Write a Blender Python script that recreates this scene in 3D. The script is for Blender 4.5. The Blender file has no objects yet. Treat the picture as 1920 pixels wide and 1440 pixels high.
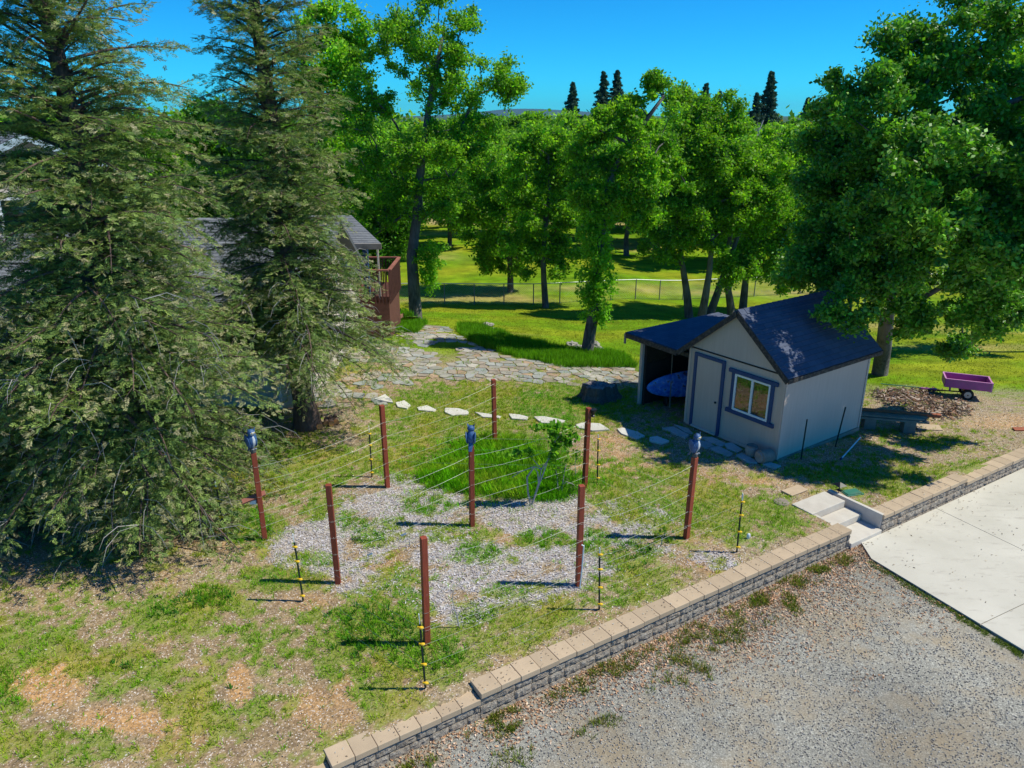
import bpy, bmesh, math, random
import numpy as np
from mathutils import Vector, Matrix
R = math.radians
S = bpy.context.scene
COL = S.collection

# ---------------------------------------------------------------- camera, sky, sun, exposure
F, PITCH, CH = 1400.0, R(19.8), 7.8
cam = bpy.data.cameras.new("camera")
cam.sensor_width = 36.0
cam.lens = F / 1920 * 36
cam.clip_start = 0.1
cam.clip_end = 30000
camo = bpy.data.objects.new("camera", cam)
COL.objects.link(camo)
camo.location = (0, 0, CH)
camo.rotation_euler = (R(90) - PITCH, 0, 0)
S.camera = camo

SUN_EL, SUN_AZ = R(55), R(-3)          # azimuth from +X towards +Y
sd = Vector((math.cos(SUN_EL) * math.cos(SUN_AZ), math.cos(SUN_EL) * math.sin(SUN_AZ), math.sin(SUN_EL)))
w = bpy.data.worlds.new("World")
S.world = w
w.use_nodes = True
nt = w.node_tree
bg = nt.nodes["Background"]
sky = nt.nodes.new("ShaderNodeTexSky")
sky.sky_type = 'NISHITA'
sky.sun_disc = False
sky.sun_elevation = SUN_EL
sky.sun_rotation = R(90) - SUN_AZ
sky.altitude = 900
sky.air_density = 0.9
sky.dust_density = 0.0
sky.ozone_density = 2.0
hs = nt.nodes.new("ShaderNodeHueSaturation")
hs.inputs["Saturation"].default_value = 1.2
hs.inputs["Hue"].default_value = 0.5
tint = nt.nodes.new("ShaderNodeMix"); tint.data_type = 'RGBA'; tint.blend_type = 'MULTIPLY'
tint.inputs[0].default_value = 1.0
tint.inputs[7].default_value = (.05, .54, .86, 1)
nt.links.new(sky.outputs[0], hs.inputs["Color"])
nt.links.new(hs.outputs[0], tint.inputs[6])
nt.links.new(tint.outputs[2], bg.inputs[0])
bg.inputs[1].default_value = 0.15
sl = bpy.data.lights.new("sun", 'SUN')
sl.energy = 4.3
sl.angle = R(0.5)
sl.color = (1.0, 0.975, 0.80)
slo = bpy.data.objects.new("sun", sl)
COL.objects.link(slo)
slo.rotation_euler = sd.to_track_quat('Z', 'Y').to_euler()
S.view_settings.view_transform = 'Standard'
S.view_settings.look = 'None'
S.view_settings.exposure = 0.27
S.view_settings.gamma = 1.0
S.cycles.max_bounces = 12
S.cycles.diffuse_bounces = 8
S.cycles.transmission_bounces = 10
S.cycles.transparent_max_bounces = 8

# ---------------------------------------------------------------- geometry helpers
cP, sP = math.cos(PITCH), math.sin(PITCH)

def W(px, py, z=0.0):
    u, v = (px - 960) / F, (720 - py) / F
    t = (z - CH) / (-sP + v * cP)
    return Vector((u * t, (cP + v * sP) * t, z))

def at(px, py, Y):
    u, v = (px - 960) / F, (720 - py) / F
    t = Y / (cP + v * sP)
    return Vector((u * t, Y, CH + (-sP + v * cP) * t))

def pscale(p):           # metres per photo pixel at p
    return (p[1] * cP - (p[2] - CH) * sP) / F

def smooth(a, b, x):
    t = np.clip((x - a) / (b - a), 0, 1)
    return t * t * (3 - 2 * t)

def vnoise(x, y, seed=0):          # value noise, vectorised
    x = np.asarray(x, float); y = np.asarray(y, float)
    xi, yi = np.floor(x).astype(np.int64), np.floor(y).astype(np.int64)
    fx, fy = x - xi, y - yi
    fx, fy = fx * fx * (3 - 2 * fx), fy * fy * (3 - 2 * fy)
    def h(a, b):
        n = (a * 374761393 + b * 668265263 + seed * 1442695041) & 0x7fffffff
        n = ((n ^ (n >> 13)) * 1274126177) & 0x7fffffff
        n = ((n ^ (n >> 16)) * 668265263) & 0x7fffffff
        return ((n ^ (n >> 15)) & 0xffff) / 65535.0
    a = h(xi, yi) * (1 - fx) + h(xi + 1, yi) * fx
    b = h(xi, yi + 1) * (1 - fx) + h(xi + 1, yi + 1) * fx
    return a * (1 - fy) + b * fy

def fbm(x, y, seed=0, o=4):
    s, a, t = 0, 1.0, 0
    for k in range(o):
        s = s + a * vnoise(x * 2 ** k + 17.3 * k, y * 2 ** k - 9.1 * k, seed + k)
        t += a; a *= .55
    return s / t

# retaining wall line
WA = np.array([-2.33, 7.37]); WD = np.array([.8493, .5279]); WN = np.array([-.5279, .8493])
def wpt(s, n=0.0, z=0.0):
    p = WA + WD * s + WN * n
    return Vector((p[0], p[1], z))
def wall_sn(x, y):
    dx, dy = x - WA[0], y - WA[1]
    return dx * WD[0] + dy * WD[1], dx * WN[0] + dy * WN[1]
GZ = -0.40                          # gravel level

def terrain(x, y):
    x = np.asarray(x, float); y = np.asarray(y, float)
    y0 = 24 - 7 * np.clip((x + 4) / 8, 0, 1)
    z = -2.6 * smooth(0, 1, (y - y0) / (46 - y0))
    z = z - 1.4 * smooth(46, 95, y)
    z = z - 0.28 * smooth(6.5, 10.5, x) * smooth(15.5, 19, y)
    z = z - 0.10 * smooth(0.0, -4.0, x) * smooth(12, 8, y)
    z = z + 0.05 * (fbm(x * .35, y * .35, 5, 3) - .5) * smooth(5, 9, y)
    z = z + 0.02 * (fbm(x * 2.2, y * 2.2, 8, 2) - .5) * smooth(60, 30, y)
    z = z + 3.0 * (fbm(x * .012, y * .012, 9, 3) - .5) * smooth(110, 300, y)
    s, n = wall_sn(x, y)
    z = np.where(n < 0.16, -0.85 + 0 * z, z)
    ex = ((x > 0) & (s > 10.62) & (s < 11.77) & (n < 1.28) & (n > .1))
    z = np.where(ex, np.minimum(z, -0.55), z)
    return z
def tz(x, y):
    return float(terrain(np.array([x]), np.array([y]))[0])

def ground(px, py):                 # point of the yard seen at a photo pixel
    z = 0.0
    for k in range(40):
        p = W(px, py, z)
        zn = tz(p[0], p[1])
        z = z * .5 + zn * .5
    p = W(px, py, z)
    return Vector((p[0], p[1], tz(p[0], p[1])))

def proj(x, y, z):
    zz = z - CH
    d = y * cP - zz * sP
    return 960 + F * x / d, 720 - F * (y * sP + zz * cP) / d

# ---------------------------------------------------------------- object helpers
def tag(o, label=None, cat=None, group=None, kind=None):
    if label: o['label'] = label
    if cat: o['category'] = cat
    if group: o['group'] = group
    if kind: o['kind'] = kind
    return o

def thing(name, label, cat, loc=(0, 0, 0), rz=0.0, group=None):
    o = bpy.data.objects.new(name, None)
    o.empty_display_size = .2
    COL.objects.link(o)
    o.location = loc; o.rotation_euler = (0, 0, rz)
    return tag(o, label, cat, group)

class MB:
    def __init__(s):
        s.v = []; s.f = []
    def add(s, vs, fs, M=None):
        b = len(s.v)
        if M is not None: vs = [M @ Vector(p) for p in vs]
        s.v += [tuple(p) for p in vs]
        s.f += [tuple(i + b for i in f) for f in fs]
        return s
    def box(s, x0, x1, y0, y1, z0, z1, M=None):
        v = [(x0, y0, z0), (x1, y0, z0), (x1, y1, z0), (x0, y1, z0), (x0, y0, z1), (x1, y0, z1), (x1, y1, z1), (x0, y1, z1)]
        f = [(0, 3, 2, 1), (4, 5, 6, 7), (0, 1, 5, 4), (1, 2, 6, 5), (2, 3, 7, 6), (3, 0, 4, 7)]
        return s.add(v, f, M)
    def beam(s, a, b, w, h, up=(0, 0, 1)):
        a, b = Vector(a), Vector(b)
        d = (b - a).normalized(); u = Vector(up)
        r = d.cross(u)
        if r.length < 1e-4: r = d.cross(Vector((1, 0, 0)))
        r.normalize(); u = r.cross(d)
        v = []
        for p in (a, b):
            for i, j in ((-1, -1), (1, -1), (1, 1), (-1, 1)):
                v.append(p + r * (i * w / 2) + u * (j * h / 2))
        return s.add(v, [(0, 3, 2, 1), (4, 5, 6, 7), (0, 1, 5, 4), (1, 2, 6, 5), (2, 3, 7, 6), (3, 0, 4, 7)])
    def tube(s, pts, rad, n=6, cap=True):
        pts = [Vector(p) for p in pts]
        if not hasattr(rad, '__len__'): rad = [rad] * len(pts)
        b = len(s.v)
        ref = Vector((.31, .95, .12))
        for i, p in enumerate(pts):
            d = (pts[min(i + 1, len(pts) - 1)] - pts[max(i - 1, 0)])
            if d.length < 1e-7: d = Vector((0, 0, 1))
            d.normalize()
            u = d.cross(ref)
            if u.length < .05: u = d.cross(Vector((1, 0, 0)))
            u.normalize(); v = d.cross(u)
            for k in range(n):
                a = 2 * math.pi * k / n
                q = p + (u * math.cos(a) + v * math.sin(a)) * rad[i]
                s.v.append((q.x, q.y, q.z))
        for i in range(len(pts) - 1):
            for k in range(n):
                k2 = (k + 1) % n
                s.f.append((b + i * n + k, b + i * n + k2, b + (i + 1) * n + k2, b + (i + 1) * n + k))
        if cap:
            s.f.append(tuple(b + k for k in reversed(range(n))))
            s.f.append(tuple(b + (len(pts) - 1) * n + k for k in range(n)))
        return s
    def prism(s, poly, z0, z1, M=None):
        n = len(poly)
        v = [(p[0], p[1], z0) for p in poly] + [(p[0], p[1], z1) for p in poly]
        f = [tuple(reversed(range(n))), tuple(range(n, 2 * n))]
        f += [(i, (i + 1) % n, n + (i + 1) % n, n + i) for i in range(n)]
        return s.add(v, f, M)
    def ell(s, c, r, nu=14, nv=9, M=None, fn=None):
        v, f = [], []
        for j in range(nv + 1):
            th = math.pi * j / nv
            for i in range(nu):
                ph = 2 * math.pi * i / nu
                p = Vector((math.sin(th) * math.cos(ph), math.sin(th) * math.sin(ph), math.cos(th)))
                if fn: p = fn(p)
                v.append((c[0] + p.x * r[0], c[1] + p.y * r[1], c[2] + p.z * r[2]))
        for j in range(nv):
            for i in range(nu):
                i2 = (i + 1) % nu
                f.append((j * nu + i, (j + 1) * nu + i, (j + 1) * nu + i2, j * nu + i2))
        return s.add(v, f, M)
    def lathe(s, prof, n=16, M=None):
        v, f = [], []
        for r, z in prof:
            for k in range(n):
                a = 2 * math.pi * k / n
                v.append((r * math.cos(a), r * math.sin(a), z))
        for j in range(len(prof) - 1):
            for k in range(n):
                k2 = (k + 1) % n
                f.append((j * n + k, j * n + k2, (j + 1) * n + k2, (j + 1) * n + k))
        f.append(tuple(reversed(range(n)))); f.append(tuple((len(prof) - 1) * n + k for k in range(n)))
        return s.add(v, f, M)
    def build(s, name, mat, parent=None, smooth_=False, bevel=0.0, loc=None):
        me = bpy.data.meshes.new(name)
        me.from_pydata(s.v, [], s.f)
        me.update()
        if smooth_:
            for p in me.polygons: p.use_smooth = True
        me.materials.append(mat)
        o = bpy.data.objects.new(name, me)
        COL.objects.link(o)
        if parent: o.parent = parent
        if loc is not None: o.location = loc
        if bevel:
            m = o.modifiers.new("bevel", 'BEVEL'); m.width = bevel; m.segments = 2; m.limit_method = 'ANGLE'
        return o

def npmesh(name, V, Fc, mat, parent=None, attrs=None, smooth_=False):
    """V (n,3), Fc (m,k) constant k; attrs {name: (n,4) or (n,)}"""
    me = bpy.data.meshes.new(name)
    V = np.ascontiguousarray(V, np.float32); Fc = np.ascontiguousarray(Fc, np.int32)
    m, k = Fc.shape
    me.vertices.add(len(V)); me.vertices.foreach_set('co', V.ravel())
    me.loops.add(m * k); me.loops.foreach_set('vertex_index', Fc.ravel())
    me.polygons.add(m)
    me.polygons.foreach_set('loop_start', np.arange(0, m * k, k, dtype=np.int32))
    me.polygons.foreach_set('loop_total', np.full(m, k, np.int32))
    if smooth_: me.polygons.foreach_set('use_smooth', np.ones(m, bool))
    me.update(calc_edges=True)
    for an, a in (attrs or {}).items():
        a = np.asarray(a, np.float32)
        if a.ndim == 1:
            t = me.attributes.new(an, 'FLOAT', 'POINT'); t.data.foreach_set('value', a)
        else:
            if a.shape[1] == 3: a = np.concatenate([a, np.ones((len(a), 1), np.float32)], 1)
            t = me.attributes.new(an, 'FLOAT_COLOR', 'POINT'); t.data.foreach_set('color', np.ascontiguousarray(a, np.float32).ravel())
    me.materials.append(mat)
    o = bpy.data.objects.new(name, me)
    COL.objects.link(o)
    if parent: o.parent = parent
    return o

# ---------------------------------------------------------------- materials
class NT:
    def __init__(s, name):
        s.m = bpy.data.materials.new(name); s.m.use_nodes = True
        s.t = s.m.node_tree; s.t.nodes.clear()
        s.out = s.n('ShaderNodeOutputMaterial')
    def n(s, typ, **kw):
        n = s.t.nodes.new(typ)
        for k, v in kw.items(): setattr(n, k, v)
        return n
    def l(s, a, b): s.t.links.new(a, b)
    def val(s, n, k, v):
        if isinstance(v, bpy.types.NodeSocket): s.l(v, n.inputs[k])
        elif v is not None:
            if isinstance(v, (tuple, list)) and len(v) == 3 and n.inputs[k].type == 'RGBA': v = (*v, 1)
            n.inputs[k].default_value = v
    def coord(s, kind='Object', scale=(1, 1, 1)):
        c = s.n('ShaderNodeTexCoord'); mp = s.n('ShaderNodeMapping')
        mp.inputs['Scale'].default_value = scale
        s.l(c.outputs[kind], mp.inputs[0]); return mp.outputs[0]
    def geo(s):
        return s.n('ShaderNodeNewGeometry').outputs['Position']
    def noise(s, vec, scale, detail=4, rough=.55, out='Fac'):
        n = s.n('ShaderNodeTexNoise'); s.val(n, 'Scale', scale); s.val(n, 'Detail', detail); s.val(n, 'Roughness', rough)
        if vec: s.l(vec, n.inputs['Vector'])
        return n.outputs[out]
    def vor(s, vec, scale, out='Color', feature='F1'):
        n = s.n('ShaderNodeTexVoronoi', feature=feature); s.val(n, 'Scale', scale)
        if vec: s.l(vec, n.inputs['Vector'])
        return n.outputs[out]
    def ramp(s, fac, pts):
        n = s.n('ShaderNodeValToRGB'); s.l(fac, n.inputs[0])
        e = n.color_ramp.elements
        while len(e) < len(pts): e.new(.5)
        for i, (p, c) in enumerate(pts):
            e[i].position = p
            e[i].color = (*c, 1) if isinstance(c, (tuple, list)) else (c, c, c, 1)
        return n.outputs[0]
    def mix(s, fac, a, b, mode='MIX'):
        n = s.n('ShaderNodeMix', data_type='RGBA', blend_type=mode)
        s.val(n, 0, fac); s.val(n, 6, a); s.val(n, 7, b)
        return n.outputs[2]
    def math(s, op, a, b=None, clamp=False):
        n = s.n('ShaderNodeMath', operation=op, use_clamp=clamp)
        s.val(n, 0, a); s.val(n, 1, b); return n.outputs[0]
    def bump(s, h, strength=.3, dist=.02, normal=None):
        n = s.n('ShaderNodeBump'); s.val(n, 'Strength', strength); s.val(n, 'Distance', dist); s.l(h, n.inputs['Height'])
        if normal: s.l(normal, n.inputs['Normal'])
        return n.outputs[0]
    def attr(s, name, out='Color'):
        n = s.n('ShaderNodeAttribute'); n.attribute_name = name; return n.outputs[out]
    def rnd(s):
        return s.n('ShaderNodeObjectInfo').outputs['Random']
    def bsdf(s, col, rough=.8, normal=None, metal=0, spec=.5, coat=0):
        b = s.n('ShaderNodeBsdfPrincipled')
        s.val(b, 'Base Color', col); s.val(b, 'Roughness', rough); s.val(b, 'Metallic', metal)
        s.val(b, 'Specular IOR Level', spec); s.val(b, 'Coat Weight', coat)
        if normal: s.l(normal, b.inputs['Normal'])
        return b.outputs[0]
    def done(s, sh):
        s.l(sh, s.out.inputs['Surface']); return s.m

def varied(name, col, var=.25, scale=6, rough=.8, bump=.15, bdist=.005, metal=0, fine=60, spec=.4, coat=0, rnd=0, cscale=(1, 1, 1), dirt=None, dirt_amt=.5):
    t = NT(name); c = t.coord('Object', cscale)
    n1 = t.noise(c, scale, 5); n2 = t.noise(c, fine, 3)
    k = t.mix(.4, n1, n2)
    lo = tuple(max(0, x * (1 - var)) for x in col); hi = tuple(min(1, x * (1 + var)) for x in col)
    cc = t.ramp(k, [(.3, lo), (.7, hi)])
    if dirt:
        cc = t.mix(t.math('MULTIPLY', t.ramp(t.noise(c, scale * .6, 6, .65), [(.48, 0.0), (.66, 1.0)]), dirt_amt), cc, dirt)
    if rnd:
        h = t.n('ShaderNodeHueSaturation'); t.l(cc, h.inputs['Color'])
        t.l(t.math('MULTIPLY_ADD', t.rnd(), rnd), h.inputs['Value'])
        h.inputs['Value'].links[0].from_node.inputs[2].default_value = 1 - rnd / 2
        cc = h.outputs[0]
    return t.done(t.bsdf(cc, rough, t.bump(n2, bump, bdist), metal, spec, coat))

def leafmat(name, rough=.5, spec=.4, trans=.35, tsat=(1.15, 1.25, .5)):
    t = NT(name)
    col = t.attr('col')
    p = t.bsdf(col, rough, None, 0, spec)
    tr = t.n('ShaderNodeBsdfTranslucent')
    t.l(t.mix(1.0, col, (*tsat, 1), 'MULTIPLY'), tr.inputs['Color'])
    m = t.n('ShaderNodeMixShader'); t.val(m, 0, trans)
    t.l(p, m.inputs[1]); t.l(tr.outputs[0], m.inputs[2])
    return t.done(m.outputs[0])

M = {}
M['oak'] = leafmat('oak_leaves', .5, .3, .58)
M['glossy'] = leafmat('glossy_leaves', .48, .5, .35)
M['needle'] = leafmat('needles', .6, .2, .32, (1.1, 1.15, .6))
M['grass'] = leafmat('grass_blades', .65, .15, .35, (1.1, 1.2, .5))
t = NT('litter_chips'); M['chip'] = t.done(t.bsdf(t.attr('col'), .85, None, 0, .2))

def barkmat(name, a, b, vs=7):
    t = NT(name); c = t.coord('Object', (vs, vs, 1.4))
    n1 = t.noise(c, 2.2, 6, .65); n2 = t.noise(t.coord('Object'), 1.3, 3)
    cc = t.mix(t.ramp(n2, [(.4, 0.0), (.62, .55)]), t.ramp(n1, [(.3, a), (.7, b)]), tuple(x * 1.5 for x in b))
    return t.done(t.bsdf(cc, .92, t.bump(n1, .8, .04), 0, .15))
M['bark'] = barkmat('oak_bark', (.035, .031, .029), (.14, .13, .125))
M['redbark'] = barkmat('redwood_bark', (.04, .027, .022), (.15, .10, .085))
M['dead'] = varied('dead_twig', (.36, .33, .31), .3, 4, .9, .1)
M['post'] = varied('stained_post_wood', (.27, .052, .026), .4, 3, .62, .3, .004, cscale=(14, 14, 1.2), fine=30, rnd=.25)
M['postpale'] = varied('weathered_red_wood', (.30, .11, .08), .35, 3, .7, .25, .004)
M['wire'] = varied('wire_metal', (.50, .50, .42), .1, 5, .45, 0, metal=.2)
M['tpost'] = varied('green_post_steel', (.012, .035, .028), .3, 20, .45, .1)
M['tpostw'] = varied('white_post_tip', (.7, .74, .78), .1, 20, .5, .1)
M['yellow'] = varied('yellow_plastic', (.85, .52, .02), .1, 20, .45, .05)
M['white'] = varied('white_vinyl', (.78, .79, .8), .06, 8, .45, .05)
M['pvc'] = varied('white_pipe', (.62, .68, .74), .12, 6, .5, .05)
M['black'] = varied('black_plastic', (.012, .013, .016), .3, 20, .4, .1)
M['concrete'] = varied('pale_concrete', (.56, .51, .45), .13, 2.2, .85, .2, .004, fine=90, dirt=(.36, .30, .25), dirt_amt=.35)
M['cap'] = varied('tan_cap_stone', (.47, .355, .245), .13, 5, .9, .35, .004, fine=120, rnd=.22, spec=.2)
t = NT('split_face_block'); c = t.geo()
n1 = t.noise(c, 22, 6, .7); n2 = t.noise(c, 4, 3)
cc = t.mix(t.ramp(n2, [(.35, 0.0), (.7, .5)]), t.ramp(n1, [(.3, (.15, .13, .11)), (.52, (.36, .315, .27)), (.75, (.56, .51, .45))]), (.36, .27, .2))
M['block'] = t.done(t.bsdf(cc, .95, t.bump(n1, 1.0, .05), 0, .15))

t = NT('shed_siding'); c = t.coord('Object')
n1 = t.noise(t.coord('Object', (9, 9, .5)), 2, 5); n2 = t.noise(c, 1.2, 3)
cc = t.mix(t.ramp(n2, [(.35, 0.0), (.7, .35)]), t.ramp(n1, [(.3, (.52, .405, .345)), (.7, (.58, .46, .40))]), (.46, .36, .31))
M['siding'] = t.done(t.bsdf(cc, .8, t.bump(n1, .25, .006), 0, .2))
M['trim'] = varied('navy_trim', (.015, .055, .16), .15, 8, .55, .1)
M['housewall'] = varied('cream_stucco', (.62, .54, .46), .08, 3, .9, .15)
M['fascia'] = varied('pale_fascia', (.45, .55, .60), .1, 3, .6, .05)
M['darkedge'] = varied('dark_roof_edge', (.035, .03, .03), .5, 22, .85, .4, .01, dirt=(.16, .13, .10), dirt_amt=.7)

def shingle(name, a, b, sx=3.2, sy=7.0):
    t = NT(name); c = t.n('ShaderNodeUVMap').outputs[0]
    br = t.n('ShaderNodeTexBrick'); t.l(c, br.inputs['Vector'])
    br.offset = .5; t.val(br, 'Scale', 1.0); t.val(br, 'Brick Width', .32); t.val(br, 'Row Height', .14); t.val(br, 'Mortar Size', .006)
    t.val(br, 'Color1', a); t.val(br, 'Color2', b); t.val(br, 'Mortar', tuple(x * .35 for x in a)); t.val(br, 'Bias', -.1)
    n1 = t.noise(c, 60, 4); n2 = t.noise(c, 1.3, 4)
    cc = t.mix(.35, br.outputs[0], t.ramp(n1, [(.35, tuple(x * .5 for x in a)), (.7, tuple(x * 1.5 for x in b))]))
    cc = t.mix(t.ramp(n2, [(.45, 0.0), (.7, .4)]), cc, tuple(x * 1.25 for x in b))
    h = t.mix(.5, br.outputs['Fac'], n1)
    iv = t.n('ShaderNodeInvert'); t.l(h, iv.inputs[1])
    return t.done(t.bsdf(cc, .85, t.bump(iv.outputs[0], .6, .01), 0, .25))
M['shingle'] = shingle('blue_grey_shingle', (.065, .082, .135), (.11, .125, .185))
M['greyshingle'] = shingle('grey_shingle', (.13, .14, .16), (.22, .225, .24))
t = NT('window_pane')
M['glass'] = t.done(t.bsdf((.012, .018, .016), .03, None, 0, 1.0, 1.0))
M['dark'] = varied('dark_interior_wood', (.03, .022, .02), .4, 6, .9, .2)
M['deckwood'] = varied('stained_deck_wood', (.13, .048, .034), .4, 5, .8, .25, .004)
M['lumber'] = varied('weathered_board', (.27, .215, .17), .4, 4, .9, .4, .006)
M['redboard'] = varied('red_brown_board', (.33, .10, .05), .3, 4, .85, .3)
M['purple'] = varied('purple_paint', (.38, .09, .30), .14, 5, .5, .1, dirt=(.25, .14, .2), dirt_amt=.5)
M['pinkpaint'] = varied('pale_pink_paint', (.55, .22, .42), .14, 5, .5, .1)
M['tyre'] = varied('tyre_rubber', (.018, .017, .017), .3, 20, .85, .2)
M['rim'] = varied('cream_rim', (.55, .52, .44), .15, 10, .5, .1)
M['orange'] = varied('orange_bucket', (.6, .12, .03), .15, 5, .5, .1)
M['greenrod'] = varied('green_handle', (.04, .22, .13), .2, 8, .5, .1)
M['greenlid'] = varied('green_lid', (.03, .17, .12), .25, 8, .6, .1, dirt=(.1, .12, .08))
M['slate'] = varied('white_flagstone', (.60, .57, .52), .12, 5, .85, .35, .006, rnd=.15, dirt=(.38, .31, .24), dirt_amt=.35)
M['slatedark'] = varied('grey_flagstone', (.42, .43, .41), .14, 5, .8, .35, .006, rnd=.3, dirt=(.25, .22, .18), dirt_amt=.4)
M['clay'] = varied('grey_clay', (.24, .20, .165), .3, 9, .9, .3, .004)
M['stump'] = varied('charred_stump', (.11, .09, .08), .6, 7, .95, .8, .02, cscale=(4, 4, 1.2))
M['stumptop'] = varied('stump_top', (.26, .22, .21), .5, 9, .95, .8, .02, dirt=(.08, .06, .06))
M['cutwood'] = varied('cut_log_face', (.58, .27, .10), .25, 9, .85, .2)
M['owlb'] = varied('owl_feather_blue', (.028, .085, .22), .4, 30, .55, .4, .004, dirt=(.12, .2, .36), dirt_amt=.5)
M['owlw'] = varied('owl_feather_pale', (.5, .53, .57), .35, 30, .6, .3, .004, dirt=(.12, .15, .2), dirt_amt=.6)
M['owlp'] = varied('owl_perch_grey', (.11, .095, .09), .3, 20, .8, .4, .006)
M['eye'] = varied('owl_eye_yellow', (.75, .5, .05), .05, 10, .3, 0)
M['rock'] = varied('grey_rock', (.33, .30, .27), .35, 6, .9, .6, .03)
M['timber'] = varied('weathered_timber', (.30, .15, .09), .5, 3, .9, .4, .01, cscale=(5, 5, 1))

t = NT('blue_mottled_board'); c = t.coord('Object')
n1 = t.noise(c, 4.5, 4, .6); n2 = t.noise(c, 9, 2)
cc = t.ramp(n2, [(.35, (.012, .09, .50)), (.55, (.05, .22, .72)), (.7, (.25, .42, .78))])
cc = t.mix(t.ramp(n1, [(.56, 0.0), (.62, .9)]), cc, (.03, .02, .035))
M['board'] = t.done(t.bsdf(cc, .35, None, 0, .5))

# ---------------------------------------------------------------- ground zones (world positions, read off as photo pixels)
def inpoly(px, py, poly):
    c = np.zeros(px.shape, bool)
    n = len(poly)
    for i in range(n):
        x1, y1 = poly[i]; x2, y2 = poly[(i + 1) % n]
        k = ((y1 > py) != (y2 > py)) & (px < (x2 - x1) * (py - y1) / ((y2 - y1) + 1e-9) + x1)
        c ^= k
    return c
def blobs(px, py, L):
    r = np.zeros(px.shape)
    for (x, y, rx, ry, wt) in L:
        d = ((px - x) / rx) ** 2 + ((py - y) / ry) ** 2
        r = np.maximum(r, wt * np.clip(1.35 - d * .9, 0, 1))
    return r

MULCH = [(760, 960, 130, 60, 1), (640, 1020, 110, 60, 1), (560, 1035, 70, 40, .9), (900, 1080, 170, 70, 1), (860, 1120, 90, 50, .9), (1010, 965, 120, 45, .9),
         (1150, 985, 110, 45, .9), (1080, 1060, 90, 50, .8), (1240, 1010, 60, 30, .7), (660, 1085, 70, 35, .8), (1340, 1050, 50, 20, .8), (735, 915, 70, 30, .8)]
GREEN = [(800, 830, 120, 45, .7), (700, 870, 110, 40, .65), (900, 770, 200, 50, .85), (1050, 760, 140, 45, .9), (860, 880, 120, 50, 1), (960, 860, 110, 50, 1), (1010, 900, 80, 40, 1),
         (1180, 900, 120, 40, .85), (1260, 950, 150, 45, .85), (1400, 970, 110, 50, .8), (560, 880, 120, 50, .7), (470, 990, 60, 45, 1), (520, 1085, 80, 25, .9), (330, 1160, 90, 30, .8),
         (400, 1122, 55, 24, 1.2), (300, 1140, 50, 25, .9), (700, 1180, 90, 60, 1.1), (800, 1225, 110, 55, .95), (930, 1180, 110, 50, .8), (1000, 1150, 90, 35, .8), (1170, 1100, 90, 45, .8),
         (680, 1270, 90, 60, .8), (60, 1230, 110, 70, .8), (230, 1260, 100, 40, .7), (20, 1290, 40, 50, 1.1), (560, 1200, 150, 60, .6), (400, 1330, 120, 50, .5), (100, 1400, 120, 40, .6), (740, 1130, 70, 50, .9),
         (1020, 1010, 60, 22, 1), (900, 1035, 60, 22, 1), (1110, 1015, 50, 24, 1), (665, 985, 45, 22, 1), (800, 950, 60, 22, 1), (960, 1110, 60, 20, .9), (590, 1050, 50, 18, .9), (760, 1080, 45, 25, .9), (1180, 1040, 60, 30, .8), (860, 1000, 80, 25, .6), (950, 1040, 40, 20, .7), (620, 960, 60, 30, .6), (730, 990, 50, 25, .8), (700, 1010, 40, 20, .9), (1250, 1000, 60, 25, .7),
         (1700, 900, 120, 30, .75), (1560, 890, 90, 25, .7), (1850, 880, 60, 20, .7), (1760, 830, 50, 15, .6), (640, 640, 90, 60, .7), (480, 900, 110, 40, .5)]
ORANGE = [(90, 1290, 80, 45, 1), (220, 1350, 85, 28, 1), (290, 1360, 60, 18, .7), (450, 1285, 25, 38, 1), (470, 1010, 8, 5, .0), (1110, 672, 45, 9, 1.0), (1870, 790, 70, 14, .9), (1750, 775, 80, 10, .8),
          (1570, 830, 35, 8, .8), (645, 1310, 30, 60, .7), (600, 1330, 60, 50, .5), (1480, 905, 80, 12, .4), (420, 1010, 120, 25, .3), (560, 1130, 60, 20, .4), (1200, 880, 60, 14, .5), (1130, 860, 60, 40, .5)]
LITTER = [(1800, 760, 220, 50, .8), (1720, 720, 150, 30, .9), (1850, 830, 140, 50, .7), (700, 830, 60, 30, .4), (1450, 1030, 130, 25, .9), (1250, 1110, 200, 35, .8), (1000, 1220, 200, 40, .8),
          (850, 1290, 150, 35, .6), (1400, 870, 100, 25, .5), (300, 1050, 200, 60, .5), (1000, 1000, 300, 120, .35), (1750, 880, 150, 40, .5), (1530, 920, 90, 25, .9), (640, 800, 80, 30, .6)]

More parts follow.
